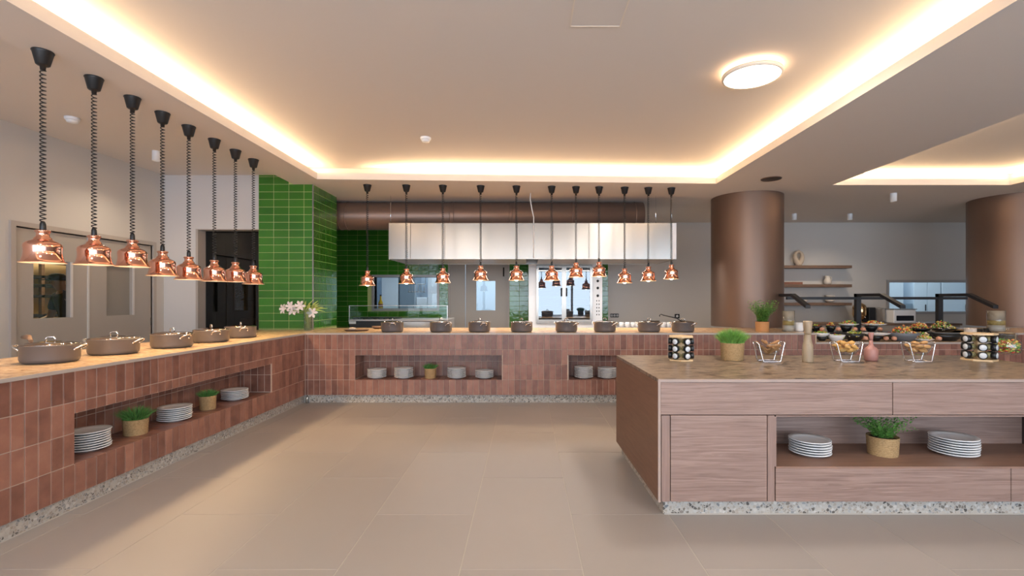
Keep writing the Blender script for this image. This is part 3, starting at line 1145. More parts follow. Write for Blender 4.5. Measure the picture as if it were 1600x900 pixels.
for y_ in (439, 450, 462):
    q = P(934, y_, OY)
    MB().lathe([(0, -.03), (.022, -.03), (.026, 0)], 16, (q.x, OY, q.z), axis='y').build('knob', M['black'], ov)
for r_ in range(5):
    for c_ in (932.4, 936):
        q = P(c_, 470 + r_ * 5.4, OY)
        MB().box(q.x - .008, q.x + .008, OY - .006, OY, q.z - .014, q.z + .014).build('button', M['black'], ov)

# cooking range with glass guard, behind the rear counter
ry = 8.05
rg = thing('cooking_range', 'black and steel cooking range with a low glass guard behind the counter', 'stove', (0, 0, 0))
rx0, rx1 = P(545, 0, ry).x, P(700, 0, ry).x
zc0, zc1 = .0, P(0, 499, ry).z
xm2 = P(622, 0, ry).x
MB().box(rx0, xm2, ry, ry + .7, .12, zc1 - .03, .01).build('body', M['black'], rg)
MB().box(xm2 + .005, P(675, 0, ry).x, ry, ry + .7, .12, zc1 - .03, .01).build('body', M['steel'], rg)
MB().box(rx0, rx1, ry - .02, ry + .72, zc1 - .03, zc1, .004).build('hob', M['steel_grey'], rg)
MB().box(P(676, 0, ry).x, rx1, ry, ry + .7, .12, zc1 - .03).build('side_cabinet', M['steel_grey'], rg)
for kx in (rx0 + .1, rx1 - .1):
    MB().box(kx - .03, kx + .03, ry + .1, ry + .6, 0, .12).build('foot', M['steel_grey'], rg)
for k in range(9):
    x = rx0 + .06 + k * .085
    MB().box(x, x + .02, ry + .03, ry + .5, zc1, zc1 + .025).build('grate_bar', M['black'], rg)
gz = P(0, 478, ry).z
gg = MB().box(rx0 + .01, rx1 - .01, ry - .005, ry + .003, zc1, gz).build('glass_guard', M['guard_glass'], rg)
MB().box(rx0 + .01, rx1 - .01, ry - .008, ry + .006, gz, gz + .008).build('guard_rail', M['steel'], rg)
for x in (rx0 + .005, rx1 - .015):
    MB().box(x, x + .012, ry - .01, ry + .008, zc1, gz + .008).build('guard_post', M['steel'], rg)
MB().box(P(546, 0, ry).x, P(557, 0, ry).x, ry - .026, ry - .021, P(0, 506, ry).z, P(0, 502, ry).z).build('nameplate', M['label'], rg)

# sockets on the rear wall
def socket(px0, px1, py0, py1, lab, n):
    a, b = P(px0, py1, YB), P(px1, py0, YB)
    o = MB().box(a.x, b.x, YB - .02, YB - .001, a.z, b.z, .006).build('wall_socket', M['black'])
    tag(o, lab, 'socket')
    for k in range(n):
        cx = a.x + (b.x - a.x) * (k + .5) / n
        MB().lathe([(0, -.006), (.022, -.006), (.026, .0)], 18, (cx, YB - .02, (a.z + b.z) / 2), axis='y').build('socket_insert', M['steel_grey'] if n > 1 else M['white_steel'], o)


socket(953.5, 966.5, 490, 496, 'wide black double socket on the rear wall beside the oven', 3)
socket(1054, 1061.5, 490.5, 497.5, 'small square black socket on the rear wall by the ladle', 1)

# ================================================================== CEILING FITTINGS
def spot(px, py, h, label, zceil, k=1.0):
    p = P(px, py, z=zceil)
    o = thing('ceiling_spotlight', label, 'spotlight', (p.x, p.y, zceil), 0, 'white cylinder spotlights on the ceiling')
    r = .042 * k
    MB().lathe([(r, -.001), (r, -h), (r - .006, -h), (r - .008, -h + .02), (0, -h + .02)], 24).build('housing', M['white_steel'], o)
    MB().lathe([(r - .010, -h + .018), (0, -h + .018)], 20).build('lens', M['spot_glow'], o)
    l = bpy.data.lights.new('spot_beam', 'SPOT')
    l.energy = 38; l.spot_size = 2.5; l.spot_blend = .8; l.color = (1, .82, .6); l.shadow_soft_size = .03
    lo = bpy.data.objects.new('spot_beam', l)
    lo.location = (p.x, p.y, zceil - h - .01)
    C.objects.link(lo)


spot(244, 236, .12, 'white cylinder spotlight on the left ceiling above the double door', ZL)
spot(1241, 334, .12, 'white cylinder spotlight just right of the first bronze column', ZS, 1.05)
spot(1328, 334, .12, 'white cylinder spotlight above the end of the wall shelves', ZS, 1.05)
spot(1396, 302, .13, 'white cylinder spotlight nearest the right hand cove', ZS, 1.1)


def detector(px, py, zc, label):
    p = P(px, py, z=zc)
    o = thing('smoke_detector', label, 'smoke detector', (p.x, p.y, zc))
    MB().lathe([(.062, -.001), (.062, -.018), (.055, -.03), (.0, -.03)], 32).build('base', M['white_steel'], o)
    MB().lathe([(.05, -.031), (.045, -.048), (.02, -.055), (0, -.055)], 32).build('sensor', M['white_steel'], o)


detector(113, 184, ZL, 'white round smoke detector on the left ceiling behind the copper lamps')
detector(665, 215, ZU, 'white round smoke detector in the middle of the raised ceiling')
p = P(1205, 279, z=ZS)
o = thing('ceiling_speaker', 'dark round grille set in the soffit above the first bronze column', 'ceiling vent', (p.x, p.y, ZS))
MB().lathe([(.125, -.001), (.125, -.008), (.11, -.012), (0, -.012)], 40).build('grille', M['black'], o)
MB().lathe([(.126, -.001), (.133, -.001), (.131, -.012), (.126, -.010)], 40).build('bezel', M['bronze'], o)

def ceiling_lamp(x, y, label, power):
    cl = thing('ceiling_light', label, 'ceiling light', (x, y, ZU))
    R = .232
    MB().lathe([(0, -.03), (R * .90, -.03), (R * .90, -.022), (0, -.022)], 64).build('backlight', M['halo'], cl)
    MB().lathe([(0, -.062), (R * .93, -.062), (R * .93, -.05), (0, -.05)], 64).build('diffuser', M['lamp'], cl)
    MB().lathe([(R * .93, -.066), (R, -.066), (R, -.036), (R * .93, -.036), (R * .93, -.066)], 64).build('rim', M['cove'], cl)
    MB().lathe([(.08, -.0), (.08, -.022), (0, -.022)], 24).build('mount', M['white_steel'], cl)
    l = area('ceiling_light_glow', (x, y, ZU - .075), (0, 0, 0), .4, .4, power, (1, .93, .84))
    l.data.shape = 'DISK'


p = P(1175, 118, z=ZU - .05)
ceiling_lamp(p.x, p.y, 'round glowing flat ceiling light with a thin beige rim', 40)
for x, y, wd in ((1.9, 1.0, 'over the camera to the right'), (-1.9, 1.0, 'over the camera to the left'), (1.9, -1.8, 'near the glazed facade on the right'), (-1.9, -1.8, 'near the glazed facade on the left')):
    ceiling_lamp(x, y, 'added unseen fill light ' + wd, 30)  # four lamps out of view, added to lift the light from above


# ================================================================== PENDANT HEAT LAMPS
def pend_meshes():
    shade = MB().lathe([(.1225, 0), (.1225, .003), (.112, .010), (.106, .022), (.1, .045), (.0965, .07), (.0975, .095), (.099, .112), (.096, .127),
                        (.084, .140), (.064, .149), (.052, .157), (.046, .164), (.046, .170), (.038, .175), (.035, .185), (.034, .2),
                        (.037, .206), (.042, .21), (.042, .218), (.036, .222), (.013, .224)], 48).mesh('shade', M['copper'])
    inner = MB().lathe([(.1215, .0005), (.111, .008), (.104, .022), (.098, .045), (.0945, .07), (.0955, .095), (.097, .110), (.094, .123), (.05, .14), (0, .14)], 40).mesh('reflector', M['inner'])
    bulb = MB().lathe([(0, -.012), (.018, -.008), (.032, .004), (.038, .022), (.036, .04), (.022, .062), (.015, .08), (.015, .138), (0, .138)], 24).mesh('bulb', M['bulb'])
    grip = MB().lathe([(.0165, .222), (.0175, .228), (.0165, .262), (.012, .278), (.006, .284), (0, .284)], 16).mesh('grip', M['black'])
    cap = MB().lathe([(.058, 0), (.060, -.006), (.056, -.012), (.038, -.092), (.030, -.098), (.017, -.1), (.014, -.128), (0, -.128)], 32).mesh('ceiling_cup', M['black'])
    hel = []
    turns, n = 38, 9
    for k in range(turns * n + 1):
        a = 2 * PI * k / n
        hel.append((.0150 * math.cos(a), .0150 * math.sin(a), k / (turns * n)))
    cord = MB()
    # build in real proportion (1.1 m) then normalise so the copies may be stretched
    cord.tube([(x, y, z * 1.1) for x, y, z in hel], .0042, 5)
    for v in cord.bm.verts: v.co.z /= 1.1
    cord = cord.mesh('coiled_cord', M['black'])
    return shade, inner, bulb, grip, cap, cord


PM = pend_meshes()


def pendant(x, y, zr, zc, label, group, k=1.0, power=20.0, sink=0.0):
    o = thing('heat_lamp', label, 'pendant lamp', (x, y, zr), random.uniform(0, 6), group)
    inst('shade', PM[0], o, scale=(k, k, k))
    inst('reflector', PM[1], o, scale=(k, k, k))
    inst('bulb', PM[2], o, (0, 0, sink), scale=(k, k, k))
    inst('grip', PM[3], o, scale=(k, k, k))
    inst('ceiling_cup', PM[4], o, (0, 0, zc - zr - .001))
    z0 = .280 * k
    inst('coiled_cord', PM[5], o, (0, 0, z0), scale=(1, 1, zc - zr - .126 - z0))
    l = bpy.data.lights.new('heat_lamp_light', 'SPOT')
    l.energy = power; l.spot_size = 2.3; l.spot_blend = .35; l.color = (1.0, .68, .36); l.shadow_soft_size = .03
    lo = bpy.data.objects.new('heat_lamp_light', l)
    lo.location = (x, y, zr - .016)
    C.objects.link(lo)


XP = -1.946 * (ZS - EYE)
for i, (cx, ry_) in enumerate(zip((65, 144, 202, 250, 293.5, 334, 367, 396), (411, 414, 417, 431, 437, 439.5, 440.5, 444))):
    y = XP * F / ((67, 147, 207, 254, 295, 335, 368, 396)[i] - CX)
    z = EYE + (CY - ry_) * y / F
    pendant(XP, y, z, ZS, 'polished copper heat lamp, %s from the left in the row over the left counter' % ORD[i], 'copper heat lamps over the left counter', power=16, sink=.02)
for i, (cx, ry_) in enumerate(zip((574, 635, 692, 751, 807, 862, 900, 936, 976, 1013, 1049), (446, 443, 442, 438, 438, 438, 433, 432, 442, 439, 436))):
    y = 7.05 + .02 * i
    q = P(cx, ry_, y)
    pendant(q.x, y, q.z, ZS, 'copper heat lamp, %s from the left in the row over the rear counter' % ORD[i], 'copper heat lamps over the rear counter', .97, power=17)


# ================================================================== POTS
def make_pot(name, label, r, h, loc, rz, group):
    o = thing(name, label, 'pot', loc, rz, group)
    MB().lathe([(0, 0), (r * .86, 0), (r * .96, .010), (r, .03), (r, h), (r * 1.02, h + .003), (r * 1.01, h + .006), (r * .975, h + .004), (r * .97, .03), (r * .9, .012), (0, .010)], 56).build('body', M['pot'], o)
    lid = MB().lathe([(r * .985, h + .006), (r * .99, h + .010), (r * .8, h + .018), (r * .4, h + .026), (0, h + .029)], 48).build('lid', M['lid'], o)
    zt = h + .027
    pts = [(-.028, 0, zt), (-.026, 0, zt + .022), (-.018, 0, zt + .030), (.018, 0, zt + .030), (.026, 0, zt + .022), (.028, 0, zt)]
    MB().tube(pts, .0055, 8).build('lid_knob', M['chrome'], lid)
    for s in (-1, 1):
        pts = [(s * (r - .002), -.038, h - .028), (s * (r + .012), -.040, h - .022), (s * (r + .042), -.030, h - .004), (s * (r + .052), -.012, h + .002),
               (s * (r + .052), .012, h + .002), (s * (r + .042), .030, h - .004), (s * (r + .012), .040, h - .022), (s * (r - .002), .038, h - .028)]
        hd = MB().tube(pts, .0058, 8)
        for yy in (-.038, .038):
            hd.ico((s * (r + .003), yy, h - .030), .010, 1, (.5, 1, 1))
        hd.build('handle', M['chrome'], o)
    return o


M['lid'] = glass_mat('tinted_glass_lid', (.55, .42, .30), .25, .05)
lp = [(79, 565.5, .158, 0.25), (178, 552.5, .166, .1), (269, 542.5, .162, -.35), (330, 534, .162, -.75), (376, 527.2, .160, -.85)]
protos = {}
for i, (px, py, r, rz) in enumerate(lp):
    q = P(px, py, z=ZC + .001)
    make_pot('casserole_pot', 'grey lidded casserole, %s from the left on the left counter' % ORD[i], r, .118, q, rz, 'casseroles along the left counter')
bp_ = [(613, -1.3), (689, -.75), (749, -1.1), (815, -.95), (885, -.75), (945, -.8), (1014, -.8), (1067, -.85)]
pot0 = None
for i, (px, rz) in enumerate(bp_):
    q = P(px, 517.3, Y=6.56)
    lab = 'grey lidded casserole, %s from the left on the rear counter' % ORD[i]
    loc = (q.x, 6.56, ZC + .001)
    if pot0 is None:
        pot0 = make_pot('casserole_pot', lab, .148, .124, loc, rz, 'casseroles along the rear counter')
    else:
        dup(pot0, loc, rz, lab)
# second ladle: serving ladle in the last pot, wooden spatula in the first
q = P(79, 561, z=ZC + .001)
sp = MB()
sp.tube([(q.x - .17, q.y - .03, ZC + .165), (q.x - .10, q.y - .06, ZC + .168), (q.x - .02, q.y - .12, ZC + .143)], .010, 8, radii=[.014, .018, .012])
tag(sp.build('serving_spoon', M['shelf']), 'dark wooden serving spoon resting on the nearest casserole', 'spoon')
q = P(1067, 517.3, Y=6.56)
sp = MB()
a = P(1067, 506, Y=6.5)
b = P(1033, 491, Y=6.5)
sp.tube([(a.x - .03, 6.5, ZC + .15), (a.x - .08, 6.5, ZC + .185), (b.x + .03, 6.5, b.z - .012), (b.x, 6.5, b.z), (b.x - .02, 6.5, b.z - .01), (b.x - .02, 6.5, b.z - .03)], .007, 8)
sp.lathe([(0, -.012), (.02, -.008), (.035, .004), (.033, .004), (.018, -.005), (0, -.008)], 20, (a.x - .01, 6.5, ZC + .153))
tag(sp.build('soup_ladle', M['black']), 'black ladle leaning up out of the last casserole on the rear counter', 'ladle')
sp = MB()
q2 = P(1014, 517, Y=6.56)
sp.tube([(q2.x, 6.48, ZC + .150), (q2.x + .06, 6.47, ZC + .152), (q2.x + .12, 6.46, ZC + .150)], .007, 8, radii=[.01, .007, .006])
tag(sp.build('serving_spoon', M['black']), 'black spoon lying on the lid of the seventh casserole on the rear counter', 'spoon')


# ================================================================== PLATES
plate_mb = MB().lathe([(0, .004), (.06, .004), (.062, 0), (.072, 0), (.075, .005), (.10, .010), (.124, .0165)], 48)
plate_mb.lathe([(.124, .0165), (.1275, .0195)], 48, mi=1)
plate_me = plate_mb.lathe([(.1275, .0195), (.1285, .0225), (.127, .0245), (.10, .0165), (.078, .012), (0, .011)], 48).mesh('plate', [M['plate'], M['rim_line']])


def stack(x, y, z, n, where, jit=.0025, k=1.0, rims=None):
    for i in range(n):
        o = bpy.data.objects.new('plate', plate_me if not rims else rims)
        o.location = (x + random.uniform(-jit, jit), y + random.uniform(-jit, jit), z + .0005 + i * .0165)
        o.rotation_euler = (0, 0, random.uniform(0, 6))
        o.scale = (k, k, 1)
        C.objects.link(o)
        top = n - 1 - i
        pos = 'topmost' if top == 0 else ('bottom plate' if i == 0 else '%s from the top' % ORD[top])
        tag(o, 'white round plate, %s %s' % (pos, where), 'plate', 'plates ' + where)


zn = NZ0 - .003 + TT
q = P(137, 0, X=XF - ND / 2 - .005)
stack(q.x, q.y, zn, 8, 'in the nearest stack of the left niche', .004)
q = P(273, 0, X=XF - ND / 2 + .005)
stack(q.x, q.y, zn, 7, 'in the middle stack of the left niche')
q = P(367, 0, X=XF - ND / 2 + .0)
stack(q.x, q.y, zn, 6, 'in the farthest stack of the left niche')
for px, n, wd in ((589, 7, 'in the leftmost stack of the rear counter'), (631, 8, 'left of the small rear plant'),
                  (713.5, 8, 'right of the small rear plant'), (757, 6, 'in the lowest stack of the rear counter'),
                  (912, 9, 'in the left stack behind the island'), (948.5, 8, 'in the stack half hidden by the island')):
    q = P(px, 0, Y=YF + .16)
    stack(q.x, q.y, zn, n, wd, .002, .98)
q = P(1265, 0, Y=IY + .22)
stack(P(1265, 0, 3.26).x, 3.26, NIZ0, 6, 'in the left stack on the island shelf', .003)
stack(P(1490, 0, 3.26).x, 3.26, NIZ0, 7, 'in the right stack on the island shelf', .003, 1.06)


# ================================================================== PLANTS
def grass_mesh(name, n, r, h, lean, mat, wdt=.0022, seed=1):
    rnd = random.Random(seed)
    m = MB()
    for _ in range(n):
        a, rr = rnd.uniform(0, 2 * PI), r * math.sqrt(rnd.random())
        bx, by = rr * math.cos(a), rr * math.sin(a)
        la = a + rnd.uniform(-.6, .6)
        L = lean * (rr / r * .8 + rnd.uniform(0, .5))
        hh = h * rnd.uniform(.75, 1.08) * (1 - .38 * (rr / r) ** 2)
        ta = rnd.uniform(0, PI)
        dx, dyy = wdt * math.cos(ta), wdt * math.sin(ta)
        pts = []
        for k in range(4):
            f = k / 3
            pts.append((bx + L * f * f * math.cos(la), by + L * f * f * math.sin(la), hh * f * (1 - .15 * L / h * f)))
        v = []
        for k, p in enumerate(pts):
            s = (1, 1, .8, .12)[k]
            v.append((m.bm.verts.new((p[0] - dx * s, p[1] - dyy * s, p[2])), m.bm.verts.new((p[0] + dx * s, p[1] + dyy * s, p[2]))))
        for k in range(3):
            m.bm.faces.new((v[k][0], v[k][1], v[k + 1][1], v[k + 1][0]))
    return m.mesh(name, mat)


def herb_mesh(name, stems, r, h, mat, seed=2, leaf=.012, lean=.08):
    rnd = random.Random(seed)
    m = MB()
    for _ in range(stems):
        a, rr = rnd.uniform(0, 2 * PI), r * .7 * math.sqrt(rnd.random())
        b = Vector((rr * math.cos(a), rr * math.sin(a), 0))
        L = lean * rnd.uniform(.3, 1.3)
        hh = h * rnd.uniform(.55, 1.05)
        for k in range(9):
            f = (k + 1) / 9
            p = b + Vector((L * f * f * math.cos(a), L * f * f * math.sin(a), hh * f))
            for s in range(3):
                ang = rnd.uniform(0, 2 * PI)
                d = Vector((math.cos(ang), math.sin(ang), rnd.uniform(.1, .9))).normalized() * leaf * rnd.uniform(.8, 1.5)
                side = d.cross(Vector((0, 0, 1))).normalized() * leaf * .22
                m.quad(p, p + d * .5 + side, p + d, p + d * .5 - side)
    return m.mesh(name, mat)


def planter(loc, r, h, plant_me, label, mat='seagrass', taper=.92, cat='potted plant', name='potted_grass', sc=1.0):
    o = thing(name, label, cat, loc, random.uniform(0, 3))
    b = MB()
    prof = [(0, 0), (r * taper, 0)]
    n = 14
    for k in range(n * 2 + 1):
        f = k / (n * 2)
        rr = r * (taper + (1 - taper) * f)
        prof.append((rr + (.0018 if k % 2 else 0), h * f))
    prof += [(r * .93, h), (r * .93, h * .85)]
    b.lathe(prof, 36)
    b.build('basket', M[mat], o)
    MB().lathe([(r * .94, h * .86), (0, h * .88)], 24).build('soil', M['soil'], o)
    g = inst('foliage', plant_me, o, (0, 0, h * .86), scale=(sc, sc, sc))
    g['kind'] = 'stuff'
    return o


gr_big = grass_mesh('foliage', 1500, .086, .145, .06, M['grass'], .0016, 3)
gr_mid = grass_mesh('foliage', 460, .075, .12, .075, M['herb'], .0026, 4)
gr_small = grass_mesh('foliage', 300, .062, .085, .05, M['herb'], .0026, 5)
hb1 = herb_mesh('foliage', 90, .08, .145, M['leaf_bright'], 6, .018, .12)
hb2 = herb_mesh('foliage', 130, .085, .29, M['grass'], 7, .026, .12)
q = P(212, 0, X=XF - ND / 2 + .01)
planter((q.x, q.y, zn), .083, .12, gr_mid, 'green grass in a woven basket in the left counter niche, nearer the camera')
q = P(324.5, 0, X=XF - ND / 2 + .01)
planter((q.x, q.y, zn), .072, .13, gr_small, 'small grass in a woven basket in the left counter niche, farther from the camera')
q = P(672.5, 0, Y=YF + .16)
planter((q.x, q.y, zn), .078, .13, gr_small, 'small plant in a round basket between the plate stacks of the rear niche', sc=1.1)
q = P(1144, 562, z=ZI)
planter((q.x, q.y, ZI + .001), .092, .140, gr_big, 'bushy green grass in a woven basket on the island top')
planter((P(1379, 0, 3.25).x, 3.25, NIZ0 + .001), .093, .125, hb1, 'leafy herb in a woven basket on the island shelf', name='potted_herb')
q = P(1191, 519, Y=6.6)
planter((q.x, 6.6, ZC + .001), .085, .135, hb2, 'tall bright green herb in a tan pot in front of the bronze column', name='potted_herb', mat='tan_pot') if False else None
M['tan_pot'] = plain('tan_clay', (.50, .24, .09), .7, bump=.4, bscale=50)
planter((q.x, 6.6, ZC + .001), .088, .135, hb2, 'tall bright green herb in a tan pot in front of the bronze column', name='potted_herb', mat='tan_pot')

# ---- flowers in a glass vase beside the green pier
vq = P(481, 0, Y=6.84)
vase = thing('flower_vase', 'clear glass vase of white amaryllis before the green tiled pier', 'vase', (vq.x, 6.84, ZC + .001))
MB().lathe([(0, 0), (.05, 0), (.052, .01), (.06, .30), (.0615, .302), (.058, .302), (.049, .012), (0, .012)], 32).build('glass', M['water_glass'], vase)


def lily(m, c, dirv, r, rnd):
    d = Vector(dirv).normalized()
    a = d.cross(Vector((0, 0, 1)))
    a = a.normalized() if a.length > .01 else Vector((1, 0, 0))
    b = d.cross(a).normalized()
    c = Vector(c)
    for k in range(6):
        t = k * PI / 3 + rnd.uniform(-.1, .1)
        o = a * math.cos(t) + b * math.sin(t)
        s = d.cross(o).normalized()
        p = [(c, .004), (c + d * r * .35 + o * r * .35, r * .20), (c + d * r * .55 + o * r * .75, r * .26), (c + d * r * .45 + o * r * 1.05, r * .03)]
        v = [(m.bm.verts.new(x - s * w_), m.bm.verts.new(x + s * w_)) for x, w_ in p]
        for i in range(3):
            m.bm.faces.new((v[i][0], v[i][1], v[i + 1][1], v[i + 1][0])).smooth = True


rnd = random.Random(5)
heads = [(444, 483, -.5), (454, 479, -.1), (457, 485, .1), (469, 478, .1), (487, 489, .3), (466, 482, -.3)]
base = Vector((0, 0, .03))
for i, (px, py, tx) in enumerate(heads):
    yy = 6.84 - .03 + .02 * (i % 3)
    h = P(px, py, Y=yy) - Vector((vq.x, 6.84, ZC + .001))
    stem = MB().tube([(.01 * (i - 3), .01 * (i % 2), .02), (.012 * (i - 3), 0, .26), (h.x * .6, h.y * .6, h.z - .02), h + Vector((0, .03, 0))], .006, 8).build('stem', M['stem'], vase)
    m = MB()
    lily(m, h + Vector((0, .02, 0)), (tx, -1, .1), .075, rnd)
    m.build('bloom', M['petal'], stem)
lv = MB()
for i, (px, py) in enumerate([(478, 470), (490, 468), (500, 477), (512, 482), (508, 487), (505, 480), (497, 470), (484, 474), (498, 474), (476, 478)]):
    h = P(px, py, Y=6.84) - Vector((vq.x, 6.84, ZC + .001))
    a_ = Vector((.01 * (i - 5), 0, .26))
    side = Vector((.0, .0, .013)) if abs(h.x) > .12 else Vector((.013, 0, 0))
    mid = (a_ + h) / 2 + Vector((0, 0, .03))
    pp = [(a_, .3), (mid, 1), (h, .15)]
    v = [(lv.bm.verts.new(p_ - side * s_), lv.bm.verts.new(p_ + side * s_)) for p_, s_ in pp]
    for k in range(2):
        lv.bm.faces.new((v[k][0], v[k][1], v[k + 1][1], v[k + 1][0]))
lv.build('leaves', M['leafyellow'], vase)
for k in range(3):
    MB().tube([(-.02 + k * .02, .01, .02), (.015 - k * .02, -.01, .27)], .006, 8).build('stem', M['leafyellow'], vase)

# ---- dark platter at the left of the rear counter
q = P(557, 0, Y=6.75)
pl = thing('serving_platter', 'dark flat wooden platter lying left of the first casserole on the rear counter', 'platter', (q.x, 6.75, ZC + .001))
MB().lathe([(0, 0), (.14, 0), (.17, .012), (.185, .016), (.18, .02), (.14, .012), (0, .01)], 36, sy=.7).build('dish', M['shelf'], pl)
o = MB().lathe([(0, 0), (.05, 0), (.06, .012), (.035, .03), (0, .034)], 24, (0, 0, 0)).build('lid_saucer', M['ceramic'], None, (q.x - .06, 6.75, ZC + .016))
tag(o, 'small tan upturned saucer on the dark platter', 'saucer')
q = P(590, 0, Y=7.2)
o = MB().lathe([(0, 0), (.05, 0), (.08, .02), (.085, .04), (.078, .04), (.045, .012), (0, .01)], 28).build('bowl', M['shelf'], None, (q.x, 7.2, ZC + .001))
tag(o, 'small dark wooden bowl behind and left of the first casserole', 'bowl')

pt = thing('prep_table', 'low steel prep table against the kitchen wall, holding white mugs', 'table', (0, 0, 0))
tx0, tx1 = P(962, 0, 8.6).x, P(1062, 0, 8.6).x
MB().box(tx0, tx1, 8.45, 9.0, .84, .866, .003).build('tabletop', M['steel_grey'], pt)
for x_ in (tx0 + .03, tx1 - .03):
    for y_ in (8.48, 8.97):
        MB().box(x_ - .02, x_ + .02, y_ - .02, y_ + .02, 0, .84).build('leg', M['steel_grey'], pt)
# ---- row of small white cups behind the last pots of the rear counter
for i, (px, rot) in enumerate(((971, 0), (980.5, .3), (989, -.15), (995, .1), (1037, .1), (1045, -.2), (1050, .15))):
    q = P(px, 0, Y=8.6)
    o = thing('white_mug', 'small white mug, %s from the left behind the casseroles of the rear counter' % ORD[i], 'mug', (q.x, 8.6, .867), rot, 'white mugs at the back of the rear counter')
    o.scale = (1.25, 1.25, 1.25)
    MB().lathe([(0, 0), (.027, 0), (.032, .005), (.034, .07), (.031, .07), (.029, .008), (0, .007)], 20).build('cup', M['bowl_white'], o)
    MB().tube([(.031, 0, .055), (.05, 0, .052), (.054, 0, .035), (.048, 0, .018), (.031, 0, .015)], .005, 6).build('handle', M['plate'], o)

# ================================================================== ISLAND TABLEWARE
def spice_rack(loc, rz, label, where, k=1.0):
    o = thing('spice_rack', label, 'spice rack', loc, rz)
    hexa = lambda r: [(r * math.cos(t * PI / 3), r * math.sin(t * PI / 3)) for t in range(6)]
    R_ = .105 * k
    H_ = .20 * k
    MB().prism(hexa(R_), 0, .012 * k).build('base', M['light_wood'], o)
    MB().prism(hexa(R_), H_ - .012 * k, H_).build('top', M['light_wood'], o)
    MB().prism(hexa(.030 * k), .012 * k, H_ - .012 * k).build('post', M['light_wood'], o)
    jar = MB().lathe([(0, .033 * k), (.016 * k, .033 * k), (.021 * k, .04 * k), (.021 * k, .07 * k), (0, .07 * k)], 16, axis='x').mesh('spice_jar', M['spice'])
    collar = MB().lathe([(.022 * k, .068 * k), (.0265 * k, .072 * k), (.0265 * k, .098 * k), (.021 * k, .1 * k)], 20, axis='x').mesh('collar', M['black'])
    lid = MB().lathe([(0, .0985 * k), (.0215 * k, .0985 * k), (.0205 * k, .1005 * k), (0, .1015 * k)], 20, axis='x').mesh('lid', M['label'])
    rows = ('top', 'middle', 'bottom')
    for c_ in range(6):
        a = c_ * PI / 3 + PI / 6
        for r_ in range(3):
            z = .012 * k + (.030 + .0575 * r_) * k
            j = bpy.data.objects.new('spice_jar', jar)
            j.location = Vector(loc) + Vector((0, 0, z)); j.rotation_euler = (0, 0, rz + a)
            C.objects.link(j)
            tag(j, 'black capped spice jar in the %s row of %s' % (rows[2 - r_], where), 'spice jar', 'spice jars, %s row of %s' % (rows[2 - r_], where))
            inst('collar', collar, j); inst('lid', lid, j)


M['spice'] = plain('jar_with_spices', (.28, .25, .12), .15, noise=.5, nscale=40)
q = P(1064, 563, z=ZI)
spice_rack((q.x, q.y, ZI + .001), .25, 'wooden spice carousel at the left end of the island', 'the left island carousel')
q = P(1530, 563, z=ZI)
spice_rack((q.x, q.y, ZI + .001), .5, 'wooden spice carousel near the right end of the island, beside a pickle jar', 'the right island carousel', 1.12)


def glass_basket(px, py, label, wx=.11):
    q = P(px, py, z=ZI)
    o = thing('glass_bowl_stand', label, 'bowl', (q.x, q.y, ZI + .001))
    # tapered glass bowl
    MB().lathe([(0, .055), (.05, .055), (.075, .085), (.098, .135), (.104, .150), (.101, .150), (.094, .135), (.071, .087), (.047, .059), (0, .059)], 36).build('bowl', M['glass'], o)
    st = MB()
    for s in (-1, 1):
        st.tube([(-.108, s * .045, .155), (-.10, s * .045, .14), (-.070, s * .05, .01), (-.062, s * .052, .005), (.062, s * .052, .005), (.070, s * .05, .01), (.10, s * .045, .14), (.112, s * .045, .152)], .0045, 8)
    for s in (-1, 1):
        st.tube([(s * .064, -.052, .005), (s * .066, -.02, .005), (s * .066, .02, .005), (s * .064, .052, .005)], .0045, 8)
        st.tube([(s * .110, -.045, .153), (s * .116, 0, .158), (s * .110, .045, .153)], .004, 8)
    st.build('wire_stand', M['chrome'], o)
    return q


def pile(q, n, kind, label, group, cat, name):
    for k in range(n):
        m = MB()
        lay_ = 0 if k < n * .45 else (1 if k < n * .8 else 2)
        rr = (.036, .062, .042)[lay_]
        a = k * 2.4
        c = (rr * math.cos(a), rr * math.sin(a), (.094, .126, .152)[lay_])
        if kind == 'crescent':
            pts, rad = [], []
            for t in range(7):
                u = (t - 3) / 3
                pts.append((.032 * u, .014 * (u * u), 0)); rad.append(.016 * (1 - .75 * abs(u) ** 1.5) + .002)
            m.tube(pts, .01, 8, radii=rad)
        elif kind == 'cookie':
            m.lathe([(0, -.010), (.022, -.011), (.028, -.003), (.026, .006), (.014, .012), (0, .013)], 14)
        else:
            m.box(-.045, .045, -.011, .011, -.009, .009, .005)
        o = m.build(name, M[{'crescent': 'pastry', 'cookie': 'cookie', 'rusk': 'rusk'}[kind]], None)
        o.location = Vector((q.x, q.y, ZI)) + Vector(c)
        o.rotation_euler = (random.uniform(-.4, .4), random.uniform(-.4, .4) - (.5 if kind == 'rusk' else 0), a + random.uniform(-.5, .5))
        tag(o, label, cat, group)


q = glass_basket(1201, 565, 'glass bowl on a chrome stand filled with brown rusks, left of the wooden mill')
pile(q, 14, 'rusk', 'brown rusk stick heaped in the left glass bowl of the island', 'rusks in the left glass bowl', 'rusk', 'rusk_stick')
q = glass_basket(1322, 565, 'glass bowl on a chrome stand filled with golden pastries, between the two mills')
pile(q, 15, 'crescent', 'golden crescent pastry heaped in the middle glass bowl of the island', 'pastries in the middle glass bowl', 'pastry', 'crescent_pastry')
q = glass_basket(1434, 565, 'glass bowl on a chrome stand filled with round cookies, right of the pink mill')
pile(q, 14, 'cookie', 'round baked cookie heaped in the right glass bowl of the island', 'cookies in the right glass bowl', 'cookie', 'round_cookie')

